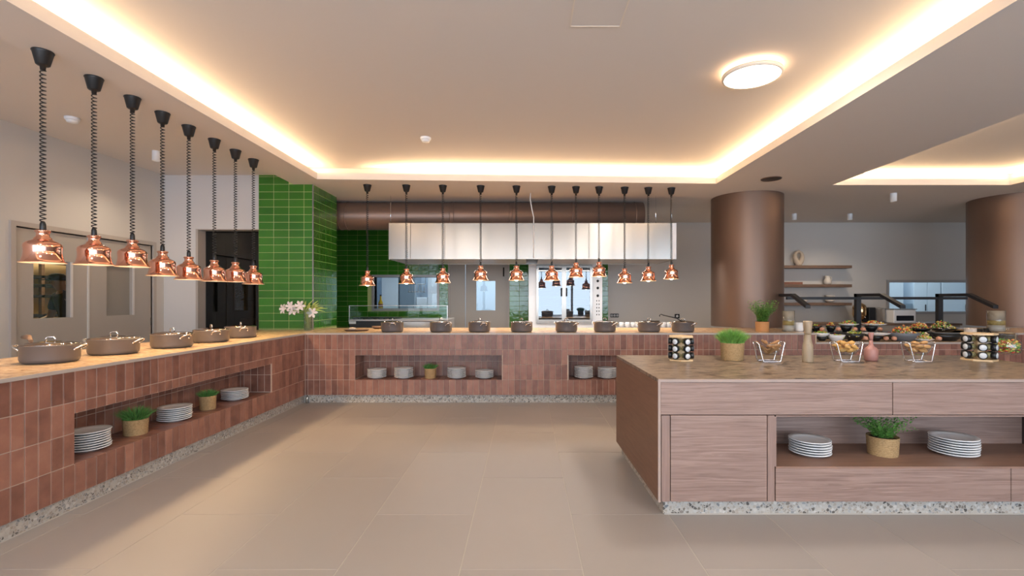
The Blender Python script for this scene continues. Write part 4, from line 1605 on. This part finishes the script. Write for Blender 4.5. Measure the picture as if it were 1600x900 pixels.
q = P(1262, 566, z=ZI)
o = thing('pepper_mill', 'tall light wooden pepper mill with a waisted neck on the island', 'pepper mill', (q.x, q.y, ZI + .001))
MB().lathe([(0, 0), (.038, 0), (.040, .006), (.039, .02), (.040, .08), (.038, .13), (.031, .16), (.025, .19), (.024, .215), (.0245, .218), (0, .218)], 32).build('body', M['mill'], o)
MB().lathe([(.0, .219), (.0245, .219), (.026, .24), (.031, .28), (.034, .318), (.032, .326), (0, .328)], 32).build('head', M['mill'], o)
q = P(1361, 564, z=ZI)
o = thing('salt_mill', 'dusty pink mill with a slim neck between the middle and right glass bowls', 'salt mill', (q.x, q.y, ZI + .001))
MB().lathe([(0, 0), (.040, 0), (.047, .012), (.049, .04), (.047, .085), (.040, .105), (.022, .118), (.015, .135), (.013, .165), (0, .165)], 32).build('body', M['pink'], o)
MB().lathe([(0, .166), (.013, .166), (.014, .19), (.020, .222), (.019, .228), (0, .23)], 28).build('head', M['pink'], o)

q = P(1573, 553, z=ZI)
jr = thing('pickle_jar', 'round glass jar of pickled vegetables with a knobbed lid behind the right spice carousel', 'jar', (q.x, q.y, ZI + .001))
MB().lathe([(0, 0), (.075, 0), (.092, .012), (.1, .05), (.1, .10), (.085, .135), (.07, .15), (.07, .17), (.067, .17), (.067, .148), (.082, .13), (.097, .1), (.097, .05), (.089, .014), (0, .005)], 40).build('glass', M['glass'], jr)
jl = MB().lathe([(.076, .168), (.078, .176), (.070, .190), (.04, .2), (0, .202)], 36).build('lid', M['glass'], jr)
MB().ico((0, 0, .228), .026, 2).build('knob', M['glass'], jl)
pk = MB()
rnd = random.Random(11)
for k in range(240):
    a, r_ = rnd.uniform(0, 2 * PI), .085 * math.sqrt(rnd.random())
    pk.ico((r_ * math.cos(a), r_ * math.sin(a), .016 + .115 * rnd.random()), .011, 1, (1, 1, .7))
o = pk.build('pickled_vegetables', M['pickle'], None, (q.x, q.y, ZI + .001))
tag(o, 'mixed pickled vegetables filling the round glass jar', 'vegetables', kind='stuff')

# ================================================================== DISPLAY WELL
rz_ = .895
rs = MB().box(WX0 + .1, WX1 - .62, 6.80, 7.20, ZW + .0, rz_, .004).build('display_riser', M['black'])
tag(rs, 'low black riser at the back of the display well', 'riser')


def food(name, cx, cy, cz, r, h, mat, label, n=90, sy=1.0, cat='salad', size=.013, leafy=False):
    m = MB()
    rnd_ = random.Random(hash(label) & 0xffff if False else sum(map(ord, label)))
    for k in range(n):
        a, rr = rnd_.uniform(0, 2 * PI), math.sqrt(rnd_.random())
        x, y = rr * r * math.cos(a), rr * r * math.sin(a) * sy
        z = h * (1 - rr * rr) * rnd_.uniform(.55, 1.05)
        if leafy and k % 3 == 0:
            d = Vector((rnd_.uniform(-1, 1), rnd_.uniform(-1, 1), rnd_.uniform(.2, 1.2))).normalized() * size * 2.4
            s_ = d.cross(Vector((.3, .2, 1))).normalized() * size * .8
            p_ = Vector((x, y, z))
            m.quad(p_, p_ + d * .5 + s_, p_ + d, p_ + d * .5 - s_)
        else:
            m.ico((x, y, z), size * rnd_.uniform(.7, 1.25), 1, (1, rnd_.uniform(.5, 1), rnd_.uniform(.5, .9)), jit=.1)
    o = m.build(name, mat, None, (cx, cy, cz))
    tag(o, label, cat, kind='stuff')
    return o


def bowl(px, y, w, h, mat, label, z=None, oval=1.0, pmat=None, plabel=None, fh=.03, n=80, leafy=False, size=.012):
    q = P(px, 0, Y=y)
    z = ZW if z is None else z
    r = w / 2
    t = .006
    o = MB().lathe([(0, 0), (r * .5, 0), (r * .55, .004), (r * .82, h * .5), (r, h), (r - t, h), (r * .78, h * .5 + t), (r * .5, t + .004), (0, t + .002)], 36, sy=oval).build('serving_bowl', M[mat], None, (q.x, y, z + .001))
    tag(o, label, 'bowl')
    if pmat:
        food('salad_heap', q.x, y, z + h * .6, r * .86, h * .4 + fh, M[pmat], plabel, n, oval, leafy=leafy, size=size)
    return o


f1, f2 = 6.50, 6.98
def wpx(n_, y): return n_ * y / F
bowl(1284, f1, wpx(15, f1), .055, 'bowl_black', 'small black bowl at the left front of the display well, under a white one')
bowl(1283, f1, wpx(24, f1), .052, 'bowl_white', 'white bowl of leaf salad set on a small black bowl, left end of display', ZW + .058, 1, 'salad_green', 'leafy salad in the raised white bowl at the left of the display', .03, 60, True)
bowl(1306.5, f1 - .02, wpx(25, f1), .085, 'bowl_white', 'deep white bowl in the front row of the display, next to the black one', ZW, 1, 'salad_green', 'dark green salad in the deep white front bowl', .01, 60, True)
bowl(1334.5, f1, wpx(29, f1), .105, 'bowl_black', 'large deep black bowl in the front row of the display', ZW, 1, 'salad_corn', 'pale chopped salad in the large black front bowl', .04, 90, True)
bowl(1369, f1, wpx(18, f1), .07, 'bowl_black', 'small black bowl under the white flared dish in the front row')
bowl(1369, f1, wpx(38, f1), .035, 'bowl_white', 'white flared dish resting on a black bowl in the front row', ZW + .073)
bowl(1410, f1 + .02, wpx(46, f1), .115, 'bowl_grey', 'wide grey blue bowl in the middle of the display', ZW, 1, 'salad_mix', 'mixed bean salad heaped in the wide grey blue bowl', .10, 170, size=.013)
bowl(1441, f1, wpx(30, f1), .03, 'bowl_white', 'low white platter right of the grey blue bowl', ZW, 1, 'salad_pasta', 'yellow and red pasta salad on the low white platter', .095, 150)
bowl(1480, f1 + .03, wpx(44, f1), .085, 'bowl_black', 'wide black oval bowl at the right of the front row', ZW, .7)
bowl(1480, f1 + .03, wpx(40, f1), .02, 'bowl_grey', 'thin grey dish lying in the wide black oval bowl', ZW + .087, .7)
bowl(1275, f2, wpx(17, f2), .085, 'bowl_black', 'black bowl at the left end of the raised back row', rz_, 1, 'salad_green', 'green leaf salad in the leftmost back row bowl', .02, 50, True)
bowl(1298, f2, wpx(15, f2), .09, 'bowl_black', 'second black bowl of the raised back row', rz_, 1, 'salad_red', 'red and orange salad topping the second back row bowl', .05, 70, True)
bowl(1322, f2, wpx(17, f2), .08, 'bowl_black', 'third black bowl of the raised back row, under a white dish', rz_)
bowl(1326, f2, wpx(30, f2), .03, 'bowl_white', 'white dish on the third black bowl of the back row', rz_ + .083, .8, 'salad_green', 'green leaves and tomatoes on the white dish at the back', .05, 70, True)
bowl(1361, f2, wpx(18, f2), .08, 'bowl_black', 'fourth black bowl of the raised back row', rz_)
bowl(1366, f2, wpx(36, f2), .03, 'bowl_white', 'long white dish on the fourth black bowl of the back row', rz_ + .083, .8, 'salad_red', 'tomato and cheese salad on the long white dish', .045, 80)
bowl(1437, f2, wpx(34, f2), .05, 'bowl_black', 'low black bowl behind the pasta platter', rz_, .9, 'salad_red', 'shredded red salad heaped behind the pasta platter', .09, 130)
bowl(1473, f2, wpx(40, f2), .05, 'bowl_black', 'low black bowl under the tall noodle salad at the right', rz_, .9, 'salad_pasta', 'tall noodle salad with yellow garnish at the right of the display', .11, 150, True)
for i, (px, y, z) in enumerate(((1284.5, f2 - .12, rz_), (1310, f2 - .12, rz_), (1336, f2 - .12, rz_), (1348.5, f2 - .12, rz_), (1384.5, f1 - .07, ZW), (1397, f1 - .08, ZW), (1352, f1 - .06, ZW), (1467, f1 - .11, ZW), (1375, f2 - .12, rz_))):
    q = P(px, 0, Y=y)
    wds = ['between the two leftmost back row bowls', 'between the second and third back row bowls', 'left of two before the fourth back row bowl', 'right of two before the fourth back row bowl',
           'left of two in front of the grey blue bowl', 'right of two in front of the grey blue bowl', 'beside the large deep black front bowl', 'before the wide black oval bowl', 'behind the white flared dish'][i]
    o = thing('dessert_cup', 'small clear cup of peach fruit %s' % wds, 'dessert cup', (q.x, y, z + .001), 0, 'small fruit cups in the display well')
    MB().lathe([(0, 0), (.024, 0), (.032, .045), (.030, .045), (.022, .004), (0, .003)], 20).build('glass', M['glass'], o)
    MB().ico((0, 0, .040), .034, 2, (1, 1, .9), jit=.04).build('filling', M['peach'] if 'peach' in M else M.setdefault('peach', plain('peach_filling', (.62, .30, .19), .5, noise=.4, nscale=40)), o)

# canisters and jars on the counter
def canister(px, y, r, h, label, mat='cereal', z=ZC, cat='canister'):
    q = P(px, 0, Y=y)
    o = thing('glass_canister', label, cat, (q.x, y, z + .001))
    MB().lathe([(0, 0), (r, 0), (r, h), (r * .97, h), (r * .97, .004), (0, .004)], 32).build('glass', M['glass'], o)
    m = MB()
    m.lathe([(0, .005), (r * .95, .005), (r * .95, h * .30), (0, h * .30)], 28).build('filling', M['porcelain'], o)
    MB().lathe([(0, h * .302), (r * .95, h * .302), (r * .95, h * .52), (0, h * .52)], 28).build('filling', M['oats'], o)
    MB().lathe([(0, h * .522), (r * .95, h * .522), (r * .95, h * .97), (0, h * .97)], 28).build('filling', M['ceramic'], o)
    return o


M['oats'] = plain('oats', (.48, .34, .12), .8, noise=.4, nscale=60)
canister(1232, 6.62, .078, .285, 'tall glass canister of layered grains beside the bronze column')
canister(1556.5, 6.62, .098, .29, 'tall wide glass canister of layered grains at the right of the display')
MBq = P(1249, 0, Y=6.66)
o = MB().lathe([(0, 0), (.045, 0), (.052, .01), (.056, .12), (.051, .12), (.048, .012), (0, .01)], 28).build('white_crock', M['bowl_white'], None, (MBq.x, 6.66, ZC + .001))
tag(o, 'white crock standing right of the left grain canister', 'crock')
q = P(1516, 0, Y=6.55)
o = MB().lathe([(0, 0), (.062, 0), (.066, .01), (.066, .165), (.061, .17), (0, .17)], 28).build('lidded_jar', M['porcelain'], None, (q.x, 6.55, ZW + .001))
tag(o, 'cream cylindrical jar at the right end of the display well', 'jar')
for i, (px, wds) in enumerate(((1529, 'left black mug beside the cream jar'), (1538, 'right black mug beside the cream jar'))):
    q = P(px, 0, Y=6.56 + .1 * i)
    o = thing('black_mug', wds, 'mug', (q.x, 6.56 + .1 * i, ZW + .001))
    MB().lathe([(0, 0), (.042, 0), (.046, .01), (.046, .16), (.042, .16), (.04, .012), (0, .01)], 24).build('cup', M['bowl_black'], o)
    MB().tube([(.044, -.01, .12), (.066, -.02, .115), (.07, -.02, .08), (.064, -.02, .045), (.044, -.01, .04)], .006, 6).build('handle', M['bowl_black'], o)
q = P(1556, 0, Y=6.42)
o = MB().lathe([(0, 0), (.07, 0), (.09, .02), (.10, .045), (.094, .045), (.084, .022), (0, .01)], 28).build('serving_bowl', M['bowl_black'], None, (q.x - .02, 6.42, ZW + .03))
o.location.z = ZW + .001
tag(o, 'shallow black bowl under the wide grain canister', 'bowl')

# sneeze guard frame: posts, rail and bent arms
sg = thing('sneeze_guard', 'black metal sneeze guard frame with bent arms over the salad display', 'sneeze guard', (0, 0, 0))
gy = 7.30
zr = P(0, 466, gy).z
MB().box(3.95, P(1510, 0, gy).x, gy - .02, gy + .02, zr - .02, zr + .02).build('rail', M['black_metal'], sg)
for px in (1340, 1467.5, 0):
    x = P(px, 0, gy).x if px else 3.95
    zt = P(0, 459, gy).z
    bz = ZW + .001 if px > 1275 else ZC + .001
    if px: MB().box(x - .035, x + .035, gy - .03, gy + .03, bz, zt).build('post', M['black_metal'], sg)
    g0 = gy if px else 7.62
    pts = [(g0 + .03 if px else 7.46, zt), (g0 - .50, zt + .0), (g0 - .88, P(0, 477, g0 - .88).z)]
    m = MB()
    for (ya, za), (yb, zb) in zip(pts, pts[1:]):
        a0, a1 = x - .035, x + .035
        v = [m.bm.verts.new(p_) for p_ in ((a0, ya, za), (a1, ya, za), (a1, ya, za - .045), (a0, ya, za - .045), (a0, yb, zb), (a1, yb, zb), (a1, yb, zb - .045), (a0, yb, zb - .045))]
        for f_ in ((0, 1, 2, 3), (4, 5, 6, 7), (0, 1, 5, 4), (1, 2, 6, 5), (2, 3, 7, 6), (3, 0, 4, 7)):
            m.bm.faces.new([v[i_] for i_ in f_])
    m.build('arm', M['black_metal'], sg)

# ================================================================== REAR WALL SHELVES
def wall_shelf(py, label):
    a, b = P(1195, py - 2.2, YB), P(1331.5, py + 2.2, YB)
    o = MB().box(a.x, P(1331.5, 0, YB - .25).x, YB - .25, YB - .001, b.z, a.z, .003).build('wall_shelf', M['shelf'])
    tag(o, label, 'shelf')
    return a.z


s1 = wall_shelf(418, 'top walnut wall shelf right of the bronze column')
s2 = wall_shelf(447, 'middle walnut wall shelf right of the bronze column')
s3 = wall_shelf(475, 'lowest walnut wall shelf right of the bronze column')
ys = YB - .13
q = P(1247, 0, ys)
sc_ = MB()
pts, rad = [], []
for k in range(17):
    a = 2 * PI * k / 16
    pts.append((q.x + .012 + .075 * math.sin(a) * (1 - .25 * math.cos(a)), ys, s1 + .175 - .125 * math.cos(a)))
    rad.append(.045 + .016 * math.cos(a))
sc_.tube(pts[:-1], .04, 12, closed=True, radii=rad[:-1])
sc_.lathe([(0, 0), (.055, 0), (.07, .03), (.05, .07), (0, .075)], 20, (q.x + .01, ys, s1 + .001))
sc_.ico((q.x + .02, ys, s1 + .31), .026, 2, (.8, .8, 1.2))
tag(sc_.build('ring_sculpture', M['ceramic']), 'pale pierced stone sculpture on the top wall shelf', 'sculpture')
q = P(1236, 0, ys)
tr_ = thing('serving_tray', 'reddish wooden tray at the left of the middle wall shelf', 'tray', (q.x, ys, s2 + .001))
MB().box(-.20, .20, -.09, .09, 0, .012).build('base', M['tray'] if 'tray' in M else M.setdefault('tray', plain('reddish_wood', (.22, .09, .055), .5, noise=.3)), tr_)
for (a, b, c, d_) in ((-.20, .20, -.09, -.078), (-.20, .20, .078, .09), (-.20, -.188, -.078, .078), (.188, .20, -.078, .078)):
    MB().box(a, b, c, d_, .012, .05).build('side', M['tray'], tr_)
q = P(1293, 0, ys)
jg = thing('ceramic_jug', 'small cream spotted jug on the middle wall shelf', 'jug', (q.x, ys, s2 + .001))
MB().lathe([(0, 0), (.06, 0), (.075, .03), (.072, .09), (.05, .13), (.045, .17), (.052, .185), (.047, .185), (.04, .17), (.06, .08), (0, .01)], 28).build('body', M['porcelain'], jg)
MB().tube([(.045, 0, .165), (.085, 0, .16), (.092, 0, .11), (.072, 0, .07)], .008, 8).build('handle', M['porcelain'], jg)
for i, (px, n_, lb) in enumerate(((1255, 3, 'left'), (1297, 4, 'right'))):
    q = P(px, 0, ys)
    for k in range(n_):
        o = MB().lathe([(0, 0), (.045, 0), (.09, .035), (.098, .055), (.092, .055), (.082, .035), (.04, .007), (0, .006)], 28).build('ceramic_bowl', M['porcelain'], None, (q.x, ys, s3 + .001 + k * .035))
        tag(o, 'cream bowl, %s in the %s stack on the lowest wall shelf' % (('bottom one' if k == 0 else ORD[k] + ' from the bottom'), lb), 'bowl', 'cream bowls on the lowest shelf')

# back sideboard with urn, pots and coffee machine
by = 9.5
sb = thing('sideboard', 'long low sideboard against the rear wall behind the salad display', 'cabinet', (0, 0, 0))
sx0, sx1 = P(1226, 0, by).x, P(1500, 0, by).x
MB().box(sx0, sx1, by, by + .6, .08, .85).build('body', M['door'], sb)
MB().box(sx0 - .02, sx1 + .02, by - .03, by + .62, .85, .89).build('top', M['shelf'], sb)
MB().box(sx0 + .05, sx1 - .05, by + .05, by + .55, 0, .08).build('plinth', M['dark'], sb)
q = P(1343, 0, by + .3)
u = thing('drinks_urn', 'tall brass coloured drinks urn behind the sneeze guard post', 'urn', (q.x, by + .3, .891))
MB().lathe([(0, 0), (.10, 0), (.10, .015), (.05, .03), (.05, .06), (.10, .09), (.125, .16), (.125, .30), (.115, .33)], 36).build('body', M['brass'], u)
MB().lathe([(.117, .331), (.10, .36), (.04, .40), (.015, .405), (.015, .42), (.02, .43), (0, .435)], 36).build('lid', M['brass'], u)
MB().tube([(0, -.12, .12), (0, -.16, .12), (0, -.17, .10)], .010, 8).build('tap', M['chrome'], u)
q = P(1357, 0, by + .3)
o = MB().box(-.07, .07, -.1, .1, 0, .31, .01).build('coffee_grinder', M['black'], None, (q.x + .01, by + .3, .891))
tag(o, 'black box shaped coffee grinder between the urn and the steel pot', 'grinder')
q = P(1372, 0, by + .3)
o = thing('steel_stockpot', 'tall polished steel pot between the grinder and the coffee machine', 'pot', (q.x + .005, by + .3, .891))
MB().lathe([(0, 0), (.11, 0), (.118, .01), (.118, .28), (.122, .285), (.114, .285), (.112, .012), (0, .01)], 36).build('body', M['steel'], o)
MB().lathe([(.116, .287), (.08, .30), (0, .31)], 36).build('lid', M['steel'], o)
q = P(1403, 0, by + .2)
cm = thing('coffee_machine', 'white coffee machine with a dark display and glass top on the sideboard', 'coffee machine', (q.x, by + .2, .891))
MB().box(-.22, .22, -.18, .2, 0, .27, .01).build('body', M['white_steel'], cm)
MB().box(-.17, .17, -.19, -.181, .05, .15).build('display', M['screen'], cm)
MB().box(-.23, .23, -.2, .22, .271, .285, .003).build('lid', M['steel'], cm)

# ================================================================== THINGS SEEN THROUGH THE HATCHES
def cabinet(x0, x1, y0, y1, z0, z1, mat, lab, name='kitchen_cabinet', cat='cabinet', cols=1):
    o = thing(name, lab, cat, (0, 0, 0))
    MB().box(x0, x1, y0 + .02, y1, z0, z1).build('body', M[mat], o)
    w_ = (x1 - x0) / cols
    for c_ in range(cols):
        dd = MB().box(x0 + c_ * w_ + .008, x0 + (c_ + 1) * w_ - .008, y0, y0 + .018, z0 + .02, z1 - .02, .003).build('door', M[mat], o)
        MB().box(x0 + (c_ + 1) * w_ - .06, x0 + (c_ + 1) * w_ - .045, y0 - .02, y0, (z0 + z1) / 2 - .08, (z0 + z1) / 2 + .08).build('handle', M['black'], dd)
    return o


ky = 12.4
cabinet(P(596, 0, ky).x, P(622, 0, ky).x, ky, ky + .6, 0, 2.1, 'kitchen_white', 'tall pale cabinet at the left inside the left serving hatch', cols=1)
cabinet(P(624, 0, ky).x, P(650, 0, ky).x, ky, ky + .6, 0, 2.2, 'kitchen_grey', 'grey tall cabinet in the middle of the left serving hatch', cols=1)
cabinet(P(668, 0, ky).x, P(688, 0, ky).x, ky, ky + .6, 0, 2.2, 'kitchen_white', 'white tall fridge at the right inside the left serving hatch', 'fridge', 'fridge', 1)
cabinet(P(650.5, 0, ky).x, P(667.5, 0, ky).x, ky, ky + .6, 0, 1.42, 'kitchen_white', 'low white cabinet inside the left serving hatch')
rail = thing('utensil_rail', 'rail with hanging ladles seen through the left serving hatch', 'rail', (0, 0, 0))
ry2 = 12.0
a, b = P(637, 444, ry2), P(665, 444, ry2)
MB().tube([(a.x, ry2, a.z), (b.x, ry2, b.z)], .008, 6).build('bar', M['steel'], rail)
for x_ in (a.x, b.x):
    MB().tube([(x_, ry2, a.z), (x_, ry2, 3.1)], .006, 6).build('hanger', M['steel'], rail)
for k in range(6):
    x_ = a.x + (b.x - a.x) * (k + .5) / 6
    o = thing('hanging_ladle', 'steel ladle, %s from the left on the rail behind the left serving hatch' % ORD[k], 'ladle', (x_, ry2, a.z - .008), 0, 'ladles on the rail behind the left hatch')
    MB().tube([(0, 0, 0), (0, 0, -.16)], .007, 6).build('handle', M['steel_grey'], o)
    MB().lathe([(0, -.20), (.025, -.195), (.035, -.17), (.032, -.168), (.02, -.188), (0, -.192)], 14).build('cup', M['steel_grey'], o)
# bottle standing on the hatch sill
q = P(591, 481, YB + .05)
bt = thing('oil_bottle', 'yellow oil bottle standing on the sill of the left serving hatch', 'bottle', (q.x + .05, YB + .06, H1[2] + .001))
MB().lathe([(0, 0), (.045, 0), (.05, .01), (.05, .12), (.02, .19), (.018, .27), (0, .27)], 20).build('bottle', M['oil'] if 'oil' in M else M.setdefault('oil', plain('yellow_oil', (.55, .40, .03), .15)), bt)
MB().lathe([(0, .271), (.02, .271), (.02, .30), (0, .30)], 14).build('stopper', M['black'], bt)
MB().lathe([(.0505, .03), (.0515, .03), (.0515, .10), (.0505, .10)], 20).build('label_band', M['tray'], bt)

cabinet(P(1386, 0, ky).x, P(1412, 0, ky).x, ky, ky + .6, 0, 2.3, 'kitchen_white', 'pale cabinet at the left inside the right serving hatch')
cabinet(P(1428, 0, ky).x, P(1470, 0, ky).x, ky, ky + .6, 0, 2.3, 'kitchen_white', 'two door white cabinet in the middle of the right serving hatch', cols=2)
cabinet(P(1472, 0, ky).x, P(1512, 0, ky).x, ky, ky + .6, 0, 2.3, 'kitchen_white', 'wide pale fridge at the right of the right serving hatch', 'fridge', 'fridge', 1)
cabinet(P(1413, 0, ky).x, P(1427, 0, ky).x, ky, ky + .6, 0, 1.25, 'kitchen_grey', 'grey appliance between the cabinets of the right serving hatch', 'kitchen_appliance', 'appliance')

# ================================================================== BACK OF HOUSE, LEFT
# open wire shelving behind the left door window
shf = thing('storage_shelf', 'dark metal storage rack seen through the left door window', 'shelving', (0, 0, 0))
sx = -8.05
for py in (410, 434, 447, 463, 492):
    q = P(80, py, X=sx)
    MB().box(sx - .15, sx + .25, 6.5, 9.6, q.z - .025, q.z + .02).build('shelf', M['black_metal'], shf)
for y_ in (6.55, 7.75, 9.0, 9.55):
    MB().box(sx + .2, sx + .25, y_, y_ + .05, 0, 2.3).build('post', M['shelf'], shf)
zsh = P(80, 434, X=sx).z + .021
for k, y_ in enumerate((7.3, 7.62)):
    o = MB().lathe([(0, 0), (.10, 0), (.16, .04), (.15, .04), (0, .012)], 24).build('storage_pan', M['black'], None, (sx + .02, y_, zsh))
    tag(o, 'dark shallow pan, %s on the rack behind the door window' % ('left one' if k == 0 else 'right one'), 'pan')


def skin_body(name, joints, edges, mat, parent, levels=2):
    me = bpy.data.meshes.new(name)
    me.from_pydata([j[0] for j in joints], edges, [])
    o = bpy.data.objects.new(name, me)
    C.objects.link(o)
    if parent: o.parent = parent
    m = o.modifiers.new('skin', 'SKIN')
    m.use_smooth_shade = True
    sv = me.skin_vertices[0].data
    for i, j in enumerate(joints):
        sv[i].radius = (j[1], j[1] if len(j) < 3 else j[2])
    sv[0].use_root = True
    s = o.modifiers.new('sub', 'SUBSURF'); s.levels = levels; s.render_levels = levels
    me.materials.append(mat)
    return o


def person(loc, rz, lean, label, cap=True):
    """local: faces +X; standing, upper body leaning forward, forearms reaching to a worktop"""
    o = thing('person', label, 'person', loc, rz)
    c, s = math.cos(lean), math.sin(lean)
    def up(x, y, z):   # rotate about the hip at z=.95
        zz = z - .95
        return (x * c + zz * s, y, .95 - x * s + zz * c)
    J = [((0, 0, .95), .135, .115)]                        # 0 pelvis
    J += [(up(0, 0, 1.12), .13, .11), (up(0, 0, 1.32), .16, .115), (up(0, 0, 1.44), .09, .08), (up(.01, 0, 1.50), .05)]   # 1..4
    J += [(up(.03, 0, 1.56), .062), (up(.04, 0, 1.63), .088, .08), (up(.035, 0, 1.70), .07)]       # 5,6,7 head
    E = [(0, 1), (1, 2), (2, 3), (3, 4), (4, 5), (5, 6), (6, 7)]
    for sd in (-1, 1):
        b_ = len(J)
        J += [((0, sd * .09, .86), .085), ((.03, sd * .10, .50), .058), ((0, sd * .10, .10), .040), ((.10, sd * .11, .045), .036), ((.17, sd * .12, .035), .028)]
        E += [(0, b_), (b_, b_ + 1), (b_ + 1, b_ + 2), (b_ + 2, b_ + 3), (b_ + 3, b_ + 4)]
        b_ = len(J)
        sh = up(0, sd * .18, 1.41)
        elb = (sh[0] + .04, sd * .25, sh[2] - .28)
        wr = (elb[0] + .22, sd * .20, elb[2] - .08)
        J += [(sh, .058), (elb, .042), (wr, .028), ((wr[0] + .06, sd * .19, wr[2] - .01), .030, .018)]
        E += [(3, b_), (b_, b_ + 1), (b_ + 1, b_ + 2), (b_ + 2, b_ + 3)]
    skin_body('body', J, E, M['skin'], o)
    # face details
    hc = Vector(up(.04, 0, 1.63))
    fc = MB()
    fc.ico(hc + Vector((.092, 0, -.01)), .014, 1, (1.2, .7, 1.3))
    for sd in (-1, 1):
        fc.ico(hc + Vector((0, sd * .085, -.005)), .020, 1, (.7, .35, 1.2))
    fc.build('face', M['skin'], o)
    ey = MB()
    for sd in (-1, 1):
        ey.ico(hc + Vector((.080, sd * .03, .012)), .009, 1)
    ey.build('eyes', M['black'], o)
    # shirt and trousers
    T_ = [((0, 0, .90), .15, .13), (up(0, 0, 1.12), .145, .125), (up(0, 0, 1.32), .175, .13), (up(0, 0, 1.43), .10, .09)]
    E2 = [(0, 1), (1, 2), (2, 3)]
    for sd in (-1, 1):
        b_ = len(T_)
        sh = up(0, sd * .18, 1.41)
        T_ += [(sh, .075), ((sh[0] + .03, sd * .235, sh[2] - .20), .062)]
        E2 += [(3, b_), (b_, b_ + 1)]
    skin_body('shirt', T_, E2, M['cloth'], o)
    Q_ = [((0, 0, .93), .15, .13)]
    E3 = []
    for sd in (-1, 1):
        b_ = len(Q_)
        Q_ += [((0, sd * .09, .84), .10), ((.03, sd * .10, .50), .075), ((0, sd * .10, .12), .06)]
        E3 += [(0, b_), (b_, b_ + 1), (b_ + 1, b_ + 2)]
    skin_body('trousers', Q_, E3, M['cloth'], o)
    if cap:
        cp = MB()
        cp.lathe([(.098, .01), (.100, .03), (.092, .07), (.06, .10), (0, .112)], 24, tuple(hc))
        cp.box(hc.x + .05, hc.x + .17, hc.y - .06, hc.y + .06, hc.z + .012, hc.z + .022, .004)
        cp.build('cap', M['cloth'], o)
    # fingers
    for sd in (-1, 1):
        sh = up(0, sd * .18, 1.41)
        wr = Vector((sh[0] + .04 + .22 + .07, sd * .19, sh[2] - .28 - .08 - .01))
        hd = MB()
        for f_ in range(4):
            L = (.062, .072, .068, .052)[f_]
            yy = (f_ - 1.5) * .018
            hd.tube([wr + Vector((0, yy, 0)), wr + Vector((L * .6, yy, -.008)), wr + Vector((L, yy, -.03))], .008, 6)
        hd.tube([wr + Vector((-.03, -sd * .025, 0)), wr + Vector((0, -sd * .045, -.01)), wr + Vector((.02, -sd * .05, -.02))], .009, 6)
        hd.build('fingers', M['skin'], o)
    return o


q = P(101, 437, X=-6.25)
pr = person((q.x + .02, q.y + .12, 0), math.atan2(-1, -.35), .22, 'person in a black shirt and cap leaning forward behind the left door window')
q = P(52, 470, X=-6.2)
person((q.x, q.y, 0), math.atan2(-.75, -.6), .95, 'second person in black bent low at the edge of the left door window', cap=False)

# things in the dark passage
ps = thing('storage_rack', 'dark rack with boxes at the end of the passage beside the green pier', 'shelving', (0, 0, 0))
for z_ in (.4, 1.0, 1.35, 1.7):
    MB().box(-5.15, -4.6, 8.6, 9.1, z_, z_ + .03).build('shelf', M['steel_grey'], ps)
for x_ in (-5.15, -4.63):
    MB().box(x_, x_ + .03, 8.6, 8.63, 0, 1.9).build('post', M['steel_grey'], ps)
o = MB().box(-5.10, -4.68, 8.62, 9.0, 1.381, 1.62, .01).build('storage_crate', M['rattan'] if 'rattan' in M else M.setdefault('rattan', plain('mottled_brown', (.22, .16, .11), .8, noise=.8, nscale=40)))
tag(o, 'mottled brown crate on the rack in the passage', 'crate')
o = MB().box(-5.08, -4.68, 8.62, 9.0, 1.031, 1.22, .01).build('storage_box', M['screen'])
tag(o, 'black box on the lower shelf of the passage rack', 'box')
